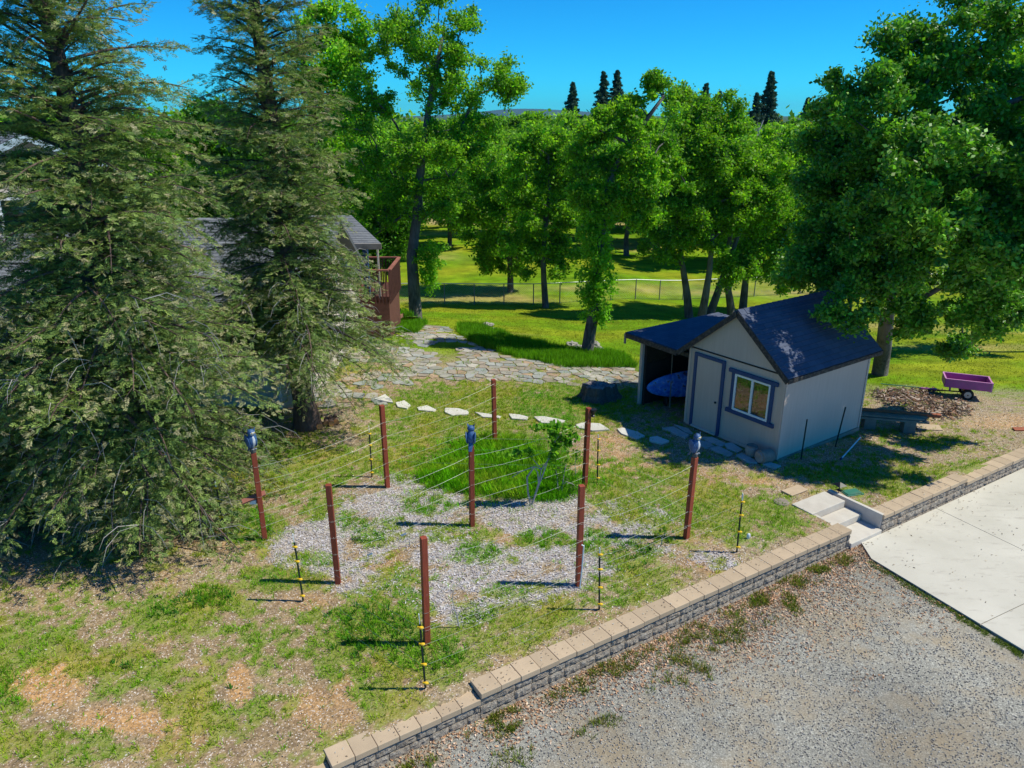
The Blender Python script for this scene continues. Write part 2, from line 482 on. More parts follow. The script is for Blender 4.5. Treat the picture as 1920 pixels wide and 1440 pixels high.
TALL = [(780, 900), (850, 850), (895, 828), (928, 818), (965, 826), (1015, 852), (1075, 905), (1085, 925), (1060, 935), (985, 938), (900, 925), (835, 920)]
def zones(x, y):
    """returns dict of 0..1 weights for yard points"""
    x = np.asarray(x, float); y = np.asarray(y, float)
    z = terrain(x, y); z = np.where(z < -.5, np.where(y < 20, 0, z), z)
    yy = np.maximum(y, 3.0)
    px, py = proj(x, yy, z)
    near = smooth(27, 22, y)
    n1 = fbm(x * 1.3, y * 1.3, 21, 4); n2 = fbm(x * 4.5, y * 4.5, 33, 3); n3 = fbm(x * .35, y * .35, 44, 3)
    mul = blobs(px, py, MULCH); grn = blobs(px, py, GREEN); org = blobs(px, py, ORANGE); lit = blobs(px, py, LITTER)
    lawn = np.maximum(smooth(23.0, 26.5, y + 1.2 * (n1 - .5) + .25 * np.clip(x, 0, 4)), 0)
    lawn = np.where(x > 8, smooth(21.5, 23.5, y + .10 * (x - 12) + 2 * (n1 - .5)), lawn)
    n5 = fbm(x * 9, y * 9, 58, 3)
    grass = np.clip(grn * .85 + .36 + (n1 - .5) * .9 + (n2 - .5) * 1.7 + (n5 - .5) * 2.0 - .42 * np.clip(mul - .5 * grn, 0, 1) - .7 * org - .30 * lit, 0, 1)
    cover = smooth(.30, .70, grass)
    n4 = fbm(x * 2.3, y * 2.3, 57, 4)
    mul = np.clip(mul * 1.05 + (n4 - .54) * 2.6, 0, 1) * np.clip(mul * 2, 0, 1)
    return dict(z=z, px=px, py=py, mul=mul, org=np.clip(org + (n1 - .5) * 1.1, 0, 1) * (org > 0), lit=np.clip(lit + (n2 - .5) * .5, 0, 1), lawn=lawn, grass=cover, n1=n1, n2=n2, n3=n3, grn=grn)

def lerp(a, b, t):
    return a + (b - a) * t[:, None]

def gcolor(x, y):
    Z = zones(x, y)
    n = len(x); n1, n2, n3 = Z['n1'], Z['n2'], Z['n3']
    soil = np.tile([.285, .20, .115], (n, 1)) * (.75 + .6 * n2)[:, None]
    c = lerp(soil, np.array([.40, .21, .085]), np.clip((n1 - .60) * 4, 0, .45))
    c = lerp(c, np.array([.50, .27, .11]), Z['org'] * .9)
    c = lerp(c, np.array([.34, .275, .18]), Z['lit'] * .6)
    c = lerp(c, np.array([.40, .37, .35]), smooth(.3, .75, Z['mul']) * .85)
    g = lerp(np.tile([.14, .235, .012], (n, 1)), np.array([.27, .27, .035]), np.clip((n1 - .35) * 2.2, 0, 1))
    tg = inpoly(Z['px'] + 40 * (n2 - .5) * 2, Z['py'], TALL)
    c = lerp(c, g, Z['grass'] * .68)
    c = np.where(tg[:, None], np.array([.09, .24, .012]), c)
    yb = y + 3 * (n3 - .5)
    lw = lerp(np.tile([.13, .25, .004], (n, 1)), np.array([.25, .28, .012]), smooth(.35, .75, fbm(x * .25, y * .5, 71, 4)))
    lw = lerp(lw, np.array([.40, .31, .11]), smooth(.58, .78, fbm(x * .10 + 3, y * .30, 75, 4)) * .8)
    c = lerp(c, lw, Z['lawn'])
    far = smooth(84, 90, y + 4 * (n3 - .5) * 2)
    dry = lerp(np.tile([.40, .27, .17], (n, 1)), np.array([.20, .22, .08]), smooth(.4, .7, fbm(x * .08, y * .08, 91, 3)))
    c = lerp(c, dry, far)
    deep = smooth(120, 200, y)
    c = lerp(c, np.array([.06, .10, .03]), deep)
    return c, Z

def grow_axis(lo, hi, step, lo_far, hi_far, g=1.10):
    mid = list(np.arange(lo, hi, step)); s = step; a = [lo]
    while a[-1] > lo_far: s *= g; a.append(a[-1] - s)
    s = step; b = [mid[-1]]
    while b[-1] < hi_far: s *= g; b.append(b[-1] + s)
    return np.array(a[1:][::-1] + mid + b[1:])
GX = grow_axis(-9.5, 13.5, .055, -4600, 4600)
GY = grow_axis(6.4, 24.0, .055, -12, 9500, 1.06)
gx, gy = np.meshgrid(GX, GY)
xf, yf = gx.ravel(), gy.ravel()
zf = terrain(xf, yf)
gc, Z = gcolor(xf, yf)
nx, ny = len(GX), len(GY)
idx = np.arange(nx * ny).reshape(ny, nx)
Fq = np.stack([idx[:-1, :-1].ravel(), idx[:-1, 1:].ravel(), idx[1:, 1:].ravel(), idx[1:, :-1].ravel()], 1)
t = NT('yard_ground'); c = t.geo()
col = t.attr('gcol'); msk = t.attr('gmask')
sep = t.n('ShaderNodeSeparateColor'); t.l(msk, sep.inputs[0])
v1 = t.vor(c, 26); v2 = t.vor(c, 60)
sv = t.n('ShaderNodeSeparateColor'); t.l(v1, sv.inputs[0])
sv2 = t.n('ShaderNodeSeparateColor'); t.l(v2, sv2.inputs[0])
mulv = t.math('MULTIPLY_ADD', t.mix(.5, sv.outputs[0], sv2.outputs[0]), 1.1); mulv.node.inputs[2].default_value = .45
k = t.mix(sep.outputs[0], mulv, t.math('MULTIPLY_ADD', t.noise(c, 9, 6, .75), .9))
k.node.inputs[7].links[0].from_node.inputs[2].default_value = .55
cc = t.mix(1.0, col, k, 'MULTIPLY')
chip = t.math('MULTIPLY', t.ramp(sv2.outputs[1], [(.80, 0.0), (.84, 1.0)]), sep.outputs[1])
cc = t.mix(chip, cc, t.ramp(sv2.outputs[2], [(0.0, (.16, .10, .07)), (.45, (.42, .31, .23)), (1.0, (.72, .64, .58))]))
nf = t.noise(c, .9, 5, .6)
cc = t.mix(sep.outputs[2], cc, t.mix(1.0, cc, t.ramp(nf, [(.3, .62), (.7, 1.3)]), 'MULTIPLY'))
hh = t.mix(.5, t.noise(c, 30, 5, .7), sv.outputs[0])
M['yard'] = t.done(t.bsdf(cc, .95, t.bump(hh, .5, .02), 0, .1))
msk = np.stack([np.maximum(Z['grass'] * .5, Z['lawn']), (1 - Z['lawn']) * (1 - .75 * Z['grass']), Z['lawn'], np.ones_like(xf)], 1)
g = npmesh('ground', np.stack([xf, yf, zf], 1), Fq, M['yard'], None, {'gcol': gc, 'gmask': msk}, True)
tag(g, kind='structure')

# gravel drive ------------------------------------------------------------------------
t = NT('drive_gravel'); c = t.geo()
n1 = t.noise(c, .7, 5, .6); n2 = t.noise(c, 2.4, 5, .65)
v1 = t.vor(c, 52); sv = t.n('ShaderNodeSeparateColor'); t.l(v1, sv.inputs[0])
v2 = t.vor(c, 110); sv2 = t.n('ShaderNodeSeparateColor'); t.l(v2, sv2.inputs[0])
st = t.ramp(sv.outputs[0], [(0.0, (.19, .183, .17)), (.5, (.25, .24, .21)), (.8, (.355, .34, .30)), (1.0, (.62, .59, .52))])
st2 = t.ramp(sv2.outputs[1], [(0.0, (.18, .173, .165)), (.6, (.27, .255, .22)), (1.0, (.58, .55, .48))])
cc = t.mix(.5, st, st2)
dust = t.ramp(t.mix(.45, n1, n2), [(.45, 0.0), (.63, .75)])
cc = t.mix(dust, cc, (.35, .265, .165))
cc = t.mix(1.0, cc, t.ramp(t.noise(c, .45, 4), [(.3, .76), (.7, 1.14)]), 'MULTIPLY')
M['gravel'] = t.done(t.bsdf(cc, .92, t.bump(sv.outputs[0], .7, .02), 0, .2))
def strip(name, s0, s1, n0, n1, z, mat, step=.25):
    ss = np.arange(s0, s1 + step, step); nn = np.arange(n0, n1 + step, step)
    a, b = np.meshgrid(ss, nn); a, b = a.ravel(), b.ravel()
    P = WA[None] + a[:, None] * WD + b[:, None] * WN
    zz = z + .035 * (fbm(P[:, 0] * .6, P[:, 1] * .6, 61, 3) - .5)
    i = np.arange(len(a)).reshape(len(nn), len(ss))
    return npmesh(name, np.concatenate([P, zz[:, None]], 1), np.stack([i[:-1, :-1].ravel(), i[:-1, 1:].ravel(), i[1:, 1:].ravel(), i[1:, :-1].ravel()], 1), mat, None, None, True)
tag(strip('gravel_drive', -12, 30, -16, .02, GZ, M['gravel']), kind='structure')

# concrete slab of the driveway, with score joints
SLZ = GZ + .045
c0 = W(1634, 1047, SLZ); c1 = W(1920, 1219, SLZ)
dv = Vector((c1[0] - c0[0], c1[1] - c0[1], 0)).normalized()
sdir = Vector((WD[0], WD[1], 0))
s_, n_ = wall_sn(c0[0], c0[1])
top0 = wpt(s_ + .35, -.06, SLZ)
t = NT('driveway_concrete'); c = t.geo()
n1 = t.noise(c, .9, 6, .6); n2 = t.noise(c, 45, 3)
cc = t.ramp(n1, [(.3, (.49, .455, .39)), (.7, (.585, .545, .475))])
cc = t.mix(t.ramp(t.noise(t.coord('Object', (1.0, 3.2, 1)), 2.0, 8, .7), [(.55, 0.0), (.70, .55)]), cc, (.33, .29, .25))
cc = t.mix(t.ramp(t.noise(c, 9, 2), [(.74, 0.0), (.78, .6)]), cc, (.2, .16, .13))
M['slab'] = t.done(t.bsdf(cc, .85, t.bump(n2, .15, .003), 0, .25))
P0 = [c0, c0 + dv * 7.5, c0 + dv * 7.5 + sdir * 14, wpt(s_ + 22, -.06, SLZ), top0]
slab_poly = [(p[0], p[1]) for p in P0]
sb = MB()
# panels cut by joints: clip polygon into cells in (dv, sdir) coordinates
def clip(poly, nx_, ny_, d):
    out = []
    for i in range(len(poly)):
        a, b = poly[i], poly[(i + 1) % len(poly)]
        da, db = a[0] * nx_ + a[1] * ny_ - d, b[0] * nx_ + b[1] * ny_ - d
        if da <= 0: out.append(a)
        if (da < 0 < db) or (db < 0 < da):
            k = da / (da - db); out.append((a[0] + (b[0] - a[0]) * k, a[1] + (b[1] - a[1]) * k))
    return out
j1a, j1b = W(1770, 960, SLZ), W(1920, 1032, SLZ)
j2a, j2b = W(1840, 1170, SLZ), W(1920, 1132, SLZ)
def line_nd(a, b):
    d = (b - a).normalized(); nn = (-d.y, d.x); return nn[0], nn[1], a.x * nn[0] + a.y * nn[1]
L1 = line_nd(j1a, j1b); L2 = line_nd(j2a, j2b)
jg = .008
for sgn1 in (1, -1):
    for sgn2 in (1, -1):
        p = clip(slab_poly, sgn1 * L1[0], sgn1 * L1[1], sgn1 * L1[2] - jg)
        p = clip(p, sgn2 * L2[0], sgn2 * L2[1], sgn2 * L2[2] - jg)
        if len(p) > 2: sb.prism(p, GZ - .1, SLZ)
tag(sb.build('driveway_slab', M['slab']), kind='structure')
j = MB(); j.prism(slab_poly, GZ - .12, SLZ - .02)
tag(j.build('slab_joint_filler', M['clay']), kind='structure')

# ---------------------------------------------------------------- retaining walls
def retaining(name, label, segs, seed):
    """segs: (s0, s1, cap top z, courses)"""
    rnd = random.Random(seed)
    t0 = wpt(segs[0][0], 0, GZ)
    root = thing(name, label, 'retaining wall', t0, math.atan2(WD[1], WD[0]))
    s00 = segs[0][0]
    courses = {}
    proto = None
    for (s0, s1, ct, nc) in segs:
        n = max(1, round((s1 - s0) / .335)); L = (s1 - s0) / n
        for i in range(n):
            b = MB().box(.003, L - .003, -.04 + rnd.uniform(-.006, .006), .29, ct - .095 - GZ, ct - GZ + rnd.uniform(-.003, .003))
            o = b.build('cap_stone', M['cap'], root, bevel=.008, loc=(s0 - s00 + i * L, 0, 0))
            o.rotation_euler = (rnd.uniform(-.01, .01), 0, rnd.uniform(-.008, .008))
        zt = ct - .105 - GZ; k = 0
        while zt > -.1:
            h = .145
            m = courses.setdefault(k, MB())
            x = s0 - s00 - rnd.uniform(0, .2) * (k % 2)
            x = s0 - s00
            first = rnd.uniform(.15, .3) if k % 2 else .3
            while x < s1 - s00 - .02:
                L2_ = min(first, s1 - s00 - x); first = .30
                # split-face block: front face roughened grid
                y0 = -.012 * (k) - rnd.uniform(0, .008)
                nu, nv = 7, 4; vs = []; fs = []
                for jv in range(nv + 1):
                    for iu in range(nu + 1):
                        e = (0 < iu < nu) and (0 < jv < nv)
                        vs.append((x + .004 + (L2_ - .008) * iu / nu, y0 - (rnd.uniform(.004, .030) if e else 0), zt - h + .006 + (h - .008) * jv / nv))
                for jv in range(nv):
                    for iu in range(nu):
                        a = jv * (nu + 1) + iu; fs.append((a, a + 1, a + nu + 2, a + nu + 1))
                m.add(vs, fs)
                m.box(x + .004, x + L2_ - .004, y0 + .0005, .24, zt - h + .006, zt - .002)
                x += L2_
            zt -= h; k += 1
    for k, m in courses.items():
        m.build('block_course', M['block'], root)
    return root
retaining('retaining_wall', 'long stepped block retaining wall with tan cap stones below the vineyard, left of the steps',
          [(-4.6, 0.0, -.15, 2), (0.0, 2.20, -.05, 2), (2.20, 10.68, .05, 3)], 3)
retaining('retaining_wall', 'short block retaining wall with tan cap stones right of the steps, beside the concrete driveway',
          [(11.74, 14.9, .05, 3), (14.9, 24.0, -.04, 3)], 4)

# steps
st = thing('concrete_steps', 'three pale concrete steps cutting through the block retaining wall', 'steps', wpt(10.70, 0, GZ), math.atan2(WD[1], WD[0]))
b = lambda *a: MB().box(*a)
b(0, 1.02, -.06, .42, -.05, .13).build('step', M['concrete'], st, bevel=.012)
b(-.02, 1.0, .425, .80, -.05, .275).build('step', M['concrete'], st, bevel=.012)
b(-.14, .95, .805, 1.32, -.05, .43).build('step', M['concrete'], st, bevel=.012)
b(1.03, 1.115, .0, 1.30, -.05, .45).build('side_curb', M['concrete'], st, bevel=.01)
b(-.10, -.024, .44, .80, -.05, .40).build('side_curb', M['concrete'], st, bevel=.01)
pv = thing('paver', 'flat tan paver lying in the dirt just above the concrete steps', 'paver', wpt(10.85, 1.55, .01), .55)
b(0, .55, 0, .28, 0, .03).build('slab', M['cap'], pv, bevel=.01)

# ---------------------------------------------------------------- flagstones
def cells(cx, cy, r, seed, inset, keep):
    """jittered voronoi cells of pitch r covering keep(x,y); returns polygons"""
    rnd = random.Random(seed); pts = {}
    x0, x1, y0, y1 = cx[0], cx[1], cy[0], cy[1]
    nx_, ny_ = int((x1 - x0) / r) + 3, int((y1 - y0) / r) + 3
    for i in range(-2, nx_):
        for j in range(-2, ny_):
            pts[i, j] = (x0 + (i + .5 * (j % 2) + rnd.uniform(-.38, .38)) * r, y0 + (j + rnd.uniform(-.38, .38)) * r)
    out = []
    for (i, j), p in pts.items():
        if not keep(*p): continue
        poly = [(p[0] - r, p[1] - r), (p[0] + r, p[1] - r), (p[0] + r, p[1] + r), (p[0] - r, p[1] + r)]
        for a in range(-2, 3):
            for b_ in range(-2, 3):
                q = pts.get((i + a, j + b_))
                if q is None or q is p: continue
                dx, dy = q[0] - p[0], q[1] - p[1]; L = math.hypot(dx, dy)
                nn = (dx / L, dy / L)
                poly = clip(poly, nn[0], nn[1], p[0] * nn[0] + p[1] * nn[1] + L / 2 - inset * rnd.uniform(.5, 1.6))
                if len(poly) < 3: break
            if len(poly) < 3: break
        if len(poly) >= 3: out.append((p, poly))
    return out
PATIO = [(560, 735), (640, 680), (690, 625), (780, 600), (830, 612), (880, 640), (960, 668), (1080, 684), (1180, 690), (1235, 697), (1225, 722), (1120, 728), (1000, 722), (880, 714), (800, 712), (730, 728), (715, 748), (640, 762), (585, 760)]
def in_patio(x, y):
    px, py = proj(x, y, tz(x, y)); n = vnoise(x * 1.6, y * 1.6, 77)
    if not inpoly(np.array([px + (n - .5) * 26]), np.array([py + (n - .5) * 16]), PATIO)[0]: return False
    edge = vnoise(x * .9 + 5, y * .9, 78)
    return not (edge > .82 or vnoise(x * 2.7, y * 2.7, 79) > .86)
rnd = random.Random(11)
VS, FS, CS = [], [], []
pc = [(.37, .33, .27), (.33, .31, .26), (.42, .38, .32), (.36, .36, .33), (.42, .29, .19), (.34, .28, .22), (.44, .40, .34), (.31, .33, .31), (.39, .32, .25)]
for p, poly in cells((-7, 6), (18.5, 30), .36, 5, .022, in_patio):
    z = [tz(q[0], q[1]) for q in poly]; zc = tz(*p) + rnd.uniform(.012, .035)
    tx, ty = rnd.uniform(-.015, .015), rnd.uniform(-.015, .015)
    n = len(poly); b0 = len(VS)
    ca = rnd.choice(pc); k = rnd.uniform(.78, 1.0); ca = [x * k for x in ca]
    for zz in (-.05, 0):
        for q in poly:
            VS.append((q[0], q[1], zc + zz + (tz(q[0], q[1]) - tz(*p)) * .9 + tx * (q[0] - p[0]) + ty * (q[1] - p[1]))); CS.append((*ca, 1))
    FS.append(tuple(b0 + n + i for i in range(n)))
    FS += [(b0 + i, b0 + (i + 1) % n, b0 + n + (i + 1) % n, b0 + n + i) for i in range(n)]
t = NT('patio_flagstone'); c = t.geo()
n1 = t.noise(c, 5, 5, .65)
cc = t.mix(1.0, t.attr('col'), t.ramp(n1, [(.3, .72), (.7, 1.25)]), 'MULTIPLY')
M['patio'] = t.done(t.bsdf(cc, .85, t.bump(n1, .4, .01), 0, .25))
me = bpy.data.meshes.new('flagstone_patio'); me.from_pydata(VS, [], FS); me.update()
a = me.attributes.new('col', 'FLOAT_COLOR', 'POINT'); a.data.foreach_set('color', np.array(CS, np.float32).ravel())
me.materials.append(M['patio'])
o = bpy.data.objects.new('flagstone_patio', me); COL.objects.link(o); tag(o, kind='structure')

def flat_stone(pix, mat, label, group, seed, thick=.045, tilt=.0):
    rn = random.Random(seed)
    P = [ground(*p) for p in pix]
    c = sum(P, Vector()) / len(P)
    poly = []
    for i in range(len(P)):
        a, b2 = P[i] - c, P[(i + 1) % len(P)] - c
        poly.append((a.x, a.y)); m = a.lerp(b2, rn.uniform(.4, .6)) * rn.uniform(.95, 1.06); poly.append((m.x, m.y))
    o = MB().prism(poly, -.03, thick).build('stepping_stone', mat, None, bevel=.008, loc=(c.x, c.y, tz(c.x, c.y)))
    tag(o, label, 'stepping stone', group)
    return o
GS = 'pale stepping stones crossing the yard'
steps_ = [
    ([(702, 750), (722, 741), (735, 752), (737, 757), (716, 754)], 'leftmost white stepping stone, beside the flagstone patio edge'),
    ([(742, 757), (758, 753), (770, 762), (763, 768), (746, 765)], 'small rusty streaked stepping stone, second from the left'),
    ([(782, 766), (800, 762), (818, 770), (812, 773), (785, 771)], 'small pale pinkish stepping stone, third from the left'),
    ([(835, 767), (860, 768), (878, 773), (878, 779), (848, 781), (834, 775)], 'broad white rectangular stepping stone just left of the rear middle post'),
    ([(890, 775), (920, 779), (940, 783), (936, 786), (905, 784)], 'slim white stepping stone passing behind the rear middle post'),
    ([(954, 778), (975, 780), (990, 784), (988, 789), (960, 787)], 'short white stepping stone just right of the rear middle post'),
    ([(1001, 784), (1020, 783), (1060, 791), (1050, 796), (1015, 795)], 'long white stepping stone behind the leafy grapevine'),
    ([(1079, 798), (1090, 795), (1125, 797), (1143, 808), (1110, 810), (1085, 804)], 'white stepping stone behind the post with the black solar light'),
    ([(1157, 806), (1168, 804), (1195, 812), (1209, 820), (1193, 826), (1165, 815)], 'white stepping stone half in the shed shadow'),
    ([(1218, 822), (1232, 820), (1255, 829), (1240, 834), (1218, 829)], 'small shaded stepping stone next after the half shadowed one'),
]
for i, (px_, lb) in enumerate(steps_):
    flat_stone(px_, M['slate'], lb, GS, 30 + i)
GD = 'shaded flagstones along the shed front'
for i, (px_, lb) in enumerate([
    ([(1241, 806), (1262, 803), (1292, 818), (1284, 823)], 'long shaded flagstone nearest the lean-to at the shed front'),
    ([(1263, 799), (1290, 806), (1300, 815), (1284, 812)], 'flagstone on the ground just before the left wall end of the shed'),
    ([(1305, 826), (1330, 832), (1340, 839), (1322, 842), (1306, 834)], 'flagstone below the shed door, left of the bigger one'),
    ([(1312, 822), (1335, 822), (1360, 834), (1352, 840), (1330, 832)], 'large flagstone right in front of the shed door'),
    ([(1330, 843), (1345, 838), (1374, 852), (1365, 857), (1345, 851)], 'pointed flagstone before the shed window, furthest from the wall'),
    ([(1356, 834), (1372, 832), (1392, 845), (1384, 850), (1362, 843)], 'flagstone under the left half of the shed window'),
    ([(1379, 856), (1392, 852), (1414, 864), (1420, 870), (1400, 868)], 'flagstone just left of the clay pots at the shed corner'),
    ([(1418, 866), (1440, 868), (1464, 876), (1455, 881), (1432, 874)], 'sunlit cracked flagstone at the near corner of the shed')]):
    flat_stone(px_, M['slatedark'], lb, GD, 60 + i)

# ---------------------------------------------------------------- shed
SA = R(35.3)
SH = thing('garden_shed', 'small beige gabled shed with blue shingle roof, navy trim and open lean-to', 'shed', (6.32, 16.2, .04), SA)
SW, SL_ = 2.92, 3.5     # width along local y, depth along local x
eh, rh = 2.12, 3.30
# walls: gable prism shell (front at x=0, back at x=SL_)
m = MB()
th = .09
prof = [(0, 0), (SW, 0), (SW, eh), (SW / 2, rh), (0, eh)]
v = [(0, y, z) for y, z in prof] + [(SL_, y, z) for y, z in prof]
m.add(v, [(0, 1, 2, 3, 4), (9, 8, 7, 6, 5), (0, 4, 9, 5), (1, 6, 7, 2), (0, 5, 6, 1)])
m.build('wall', M['siding'], SH)
m = MB()
for q_ in ((-.018, -.003, .0, .07, 0, eh - .05), (-.018, -.003, SW - .07, SW, 0, eh - .03), (0.0, .07, -.02, -.003, 0.0, eh - .04), (SL_ - .07, SL_, -.02, -.003, 0.0, eh - .04)):
    MB().box(*q_).build('corner_board', M['siding'], SH, bevel=.004)
m = MB(); m.box(-.014, -.003, .08, SW - .08, eh - .02, eh + .015)
m.build('siding_seam', M['dark'], SH)
m = MB(); m.box(-.02, -.004, .072, SW - .072, -.02, .06)
m.build('base_board', M['siding'], SH)
m = MB(); m.box(.0, SL_, -.03, SW + .02, -.10, -.005)
m.build('floor_frame', M['lumber'], SH)
# door
yd0, yd1 = 1.82, 2.62
m = MB(); m.box(-.03, -.004, yd0, yd1, .05, 1.93)
door = m.build('door', M['siding'], SH, bevel=.004)
MB().ell((-.07, yd0 + .08, .88), (.03, .03, .03), 10, 6).build('handle', M['black'], door, True)
m = MB()
m.box(-.052, -.003, yd0 - .09, yd0 - .004, .0, 2.02); m.box(-.052, -.003, yd1 + .004, yd1 + .09, .0, 2.02); m.box(-.055, -.003, yd0 - .003, yd1 + .003, 1.94, 2.02)
m.build('door_trim', M['trim'], SH, bevel=.004)
m = MB(); m.box(-.09, -.004, yd0, yd1, .0, .045); m.build('threshold', M['concrete'], SH)
# window
yw0, yw1, zw0, zw1 = .36, 1.40, .86, 1.80
win = MB()
win.box(-.045, -.003, yw0, yw0 + .05, zw0, zw1).box(-.045, -.003, yw1 - .05, yw1, zw0, zw1).box(-.045, -.003, yw0 + .05, yw1 - .05, zw0, zw0 + .05)
win.box(-.045, -.003, yw0 + .05, yw1 - .05, zw1 - .05, zw1).box(-.048, -.003, (yw0 + yw1) / 2 - .025, (yw0 + yw1) / 2 + .025, zw0 + .05, zw1 - .05)
wo = win.build('window', M['white'], SH)
ym = (yw0 + yw1) / 2
MB().box(-.012, -.004, yw0 + .052, ym - .027, zw0 + .052, zw1 - .052).build('pane', M['glass'], wo)
MB().box(-.020, -.004, ym + .027, yw1 - .052, zw0 + .052, zw1 - .052).build('pane', M['glass'], wo)
m = MB()
m.box(-.055, -.003, yw0 - .09, yw0 - .003, zw0 - .003, zw1 + .003).box(-.055, -.003, yw1 + .003, yw1 + .09, zw0 - .003, zw1 + .003)
m.box(-.065, -.003, yw0 - .19, yw1 + .19, zw1 + .006, zw1 + .10).box(-.065, -.003, yw0 - .19, yw1 + .19, zw0 - .10, zw0 - .006)
m.build('window_trim', M['trim'], SH, bevel=.004)

def roof_slab(a0, a1, b0, b1, thick, name, mat, parent):
    """quad a0->a1 low edge, b0->b1 high edge, with uv in metres and little course steps"""
    a0, a1, b0, b1 = map(Vector, (a0, a1, b0, b1))
    nrm = (a1 - a0).cross(b0 - a0).normalized()
    if nrm.z < 0: nrm = -nrm
    H_ = ((b0 + b1) / 2 - (a0 + a1) / 2).length; n = max(1, round(H_ / .14))
    vs, fs, uv = [], [], []
    for k in range(n):
        f0, f1 = k / n, (k + 1) / n
        p = [a0.lerp(b0, f0), a1.lerp(b1, f0), a1.lerp(b1, f1), a0.lerp(b0, f1)]
        lo, hi = .016, .004
        q = [p[0] + nrm * lo, p[1] + nrm * lo, p[2] + nrm * hi, p[3] + nrm * hi]
        bb = len(vs)
        vs += [*q, p[0] - nrm * (thick if k == 0 else 0), p[1] - nrm * (thick if k == 0 else 0)]
        fs += [(bb, bb + 1, bb + 2, bb + 3), (bb + 4, bb + 5, bb + 1, bb)]
        L = (a1 - a0).length
        ox = (b0 - a0).dot((a1 - a0).normalized())
        uv += [(0, f0 * H_), (L, f0 * H_), (L + 0, f1 * H_), (0, f1 * H_), (0, f0 * H_), (L, f0 * H_), (L, f0 * H_), (0, f0 * H_)]
    bb = len(vs)
    vs += [a0 - nrm * thick, a1 - nrm * thick, b1 - nrm * thick, b0 - nrm * thick, a0 + nrm * .003, a1 + nrm * .003, b1 + nrm * .003, b0 + nrm * .003]
    ex = [(bb, bb + 3, bb + 2, bb + 1), (bb + 1, bb + 2, bb + 6, bb + 5), (bb + 3, bb, bb + 4, bb + 7), (bb + 2, bb + 3, bb + 7, bb + 6)]
    fs += ex; uv += [(0, 0)] * 16
    me = bpy.data.meshes.new(name); me.from_pydata([tuple(v) for v in vs], [], fs); me.update()
    u = me.uv_layers.new(name='UVMap')
    for i, c_ in enumerate(uv): u.data[i].uv = c_
    me.materials.append(mat)
    o = bpy.data.objects.new(name, me); COL.objects.link(o)
    if parent: o.parent = parent
    return o
sl = (rh - eh) / (SW / 2)
oe, xf0, xf1 = .13, -.13, SL_ + .28
rt = rh + .08; zb = eh + .08 - sl * oe
R1 = roof_slab((xf0, -oe, zb), (xf1, -oe, zb), (xf0, SW / 2, rt), (xf1, SW / 2, rt), .05, 'roof', M['shingle'], SH)
yl = SW + .30; zl = rt - sl * (yl - SW / 2)
R2 = roof_slab((xf0, yl, zl), (xf1, yl, zl), (xf0, SW / 2, rt), (xf1, SW / 2, rt), .05, 'roof', M['shingle'], SH)
yo, zo = 5.18, 1.98
R3 = roof_slab((xf0, yo, zo), (xf1, yo, zo), (xf0, yl, zl - .01), (xf1, yl, zl - .01), .06, 'lean_to_roof', M['shingle'], SH)
m = MB()   # ridge caps
k = xf0
while k < xf1 - .1:
    e = min(k + .24, xf1)
    for sg in (-1, 1):
        y1_, z1_ = SW / 2 + sg * .13, rt - sl * .13
        m.add([(k, SW / 2, rt + .035), (e, SW / 2, rt + .022), (e, y1_, z1_ + .020), (k, y1_, z1_ + .036), (k, SW / 2, rt + .0), (k, y1_, z1_ + .0)], [(0, 1, 2, 3), (0, 3, 5, 4)])
    k = e - .02
# rake edge shingles
for (ya, za, yb_, zb_) in ((-oe, zb, SW / 2 - .1, rt - sl * .1),):
    n = 12
    for i in range(n):
        f0, f1 = i / n, (i + .96) / n
        p0 = Vector((xf0 - .01, ya + (yb_ - ya) * f0, za + (zb_ - za) * f0 + .034)); p1 = Vector((xf0 - .01, ya + (yb_ - ya) * f1, za + (zb_ - za) * f1 + .022))
        m.add([p0, p0 + Vector((.20, 0, 0)), p1 + Vector((.20, 0, 0)), p1, p0 - Vector((0, 0, .03)), p0 + Vector((.20, 0, -.03)), ], [(0, 1, 2, 3), (4, 5, 1, 0)])
        m.add([p0, p1, p1 - Vector((0, 0, .02)), p0 - Vector((0, 0, .03))], [(0, 1, 2, 3)])
o = m.build('ridge_cap', M['shingle'], SH)
o.data.uv_layers.new(name='UVMap')
m = MB()
for (y0_, z0_, y1_, z1_) in ((-oe, zb, SW / 2, rt), (yl, zl, SW / 2, rt)):
    m.beam((xf0 - .012, y0_, z0_ - .075), (xf0 - .012, y1_, z1_ - .075), .13, .024, up=(1, 0, 0))
    m.beam((xf1 + .012, y0_, z0_ - .075), (xf1 + .012, y1_, z1_ - .075), .13, .024, up=(1, 0, 0))
m.box(xf0, xf1, -oe - .024, -oe - .003, zb - .11, zb - .01)
m.build('rake_board', M['darkedge'], SH)
m = MB()
m.beam((xf0 - .012, yo, zo - .08), (xf0 - .012, yl + .02, zl - .09), .13, .024, up=(1, 0, 0))
m.box(xf0, xf1, yo + .003, yo + .03, zo - .14, zo)
m.beam((.1, yl - .3, zl - .14), (.1, yo - .28, zo - .12), .06, .11)
m.build('lean_to_fascia', M['darkedge'], SH)
MB().box(.06, .15, 4.68, 4.77, -.3, zo + .0).build('lean_to_post', M['siding'], SH)
MB().box(SL_ - .12, SL_ - .03, 4.68, 4.77, -.5, zo).build('lean_to_post', M['siding'], SH)
MB().box(.152, .20, 4.60, 4.69, -.28, zo - .05).build('post_backing', M['dark'], SH)
m = MB(); m.box(xf0 - .03, xf0 + .01, yo - .02, yo + .04, zo - .32, zo - .03); m.build('gutter_stub', M['lumber'], SH)
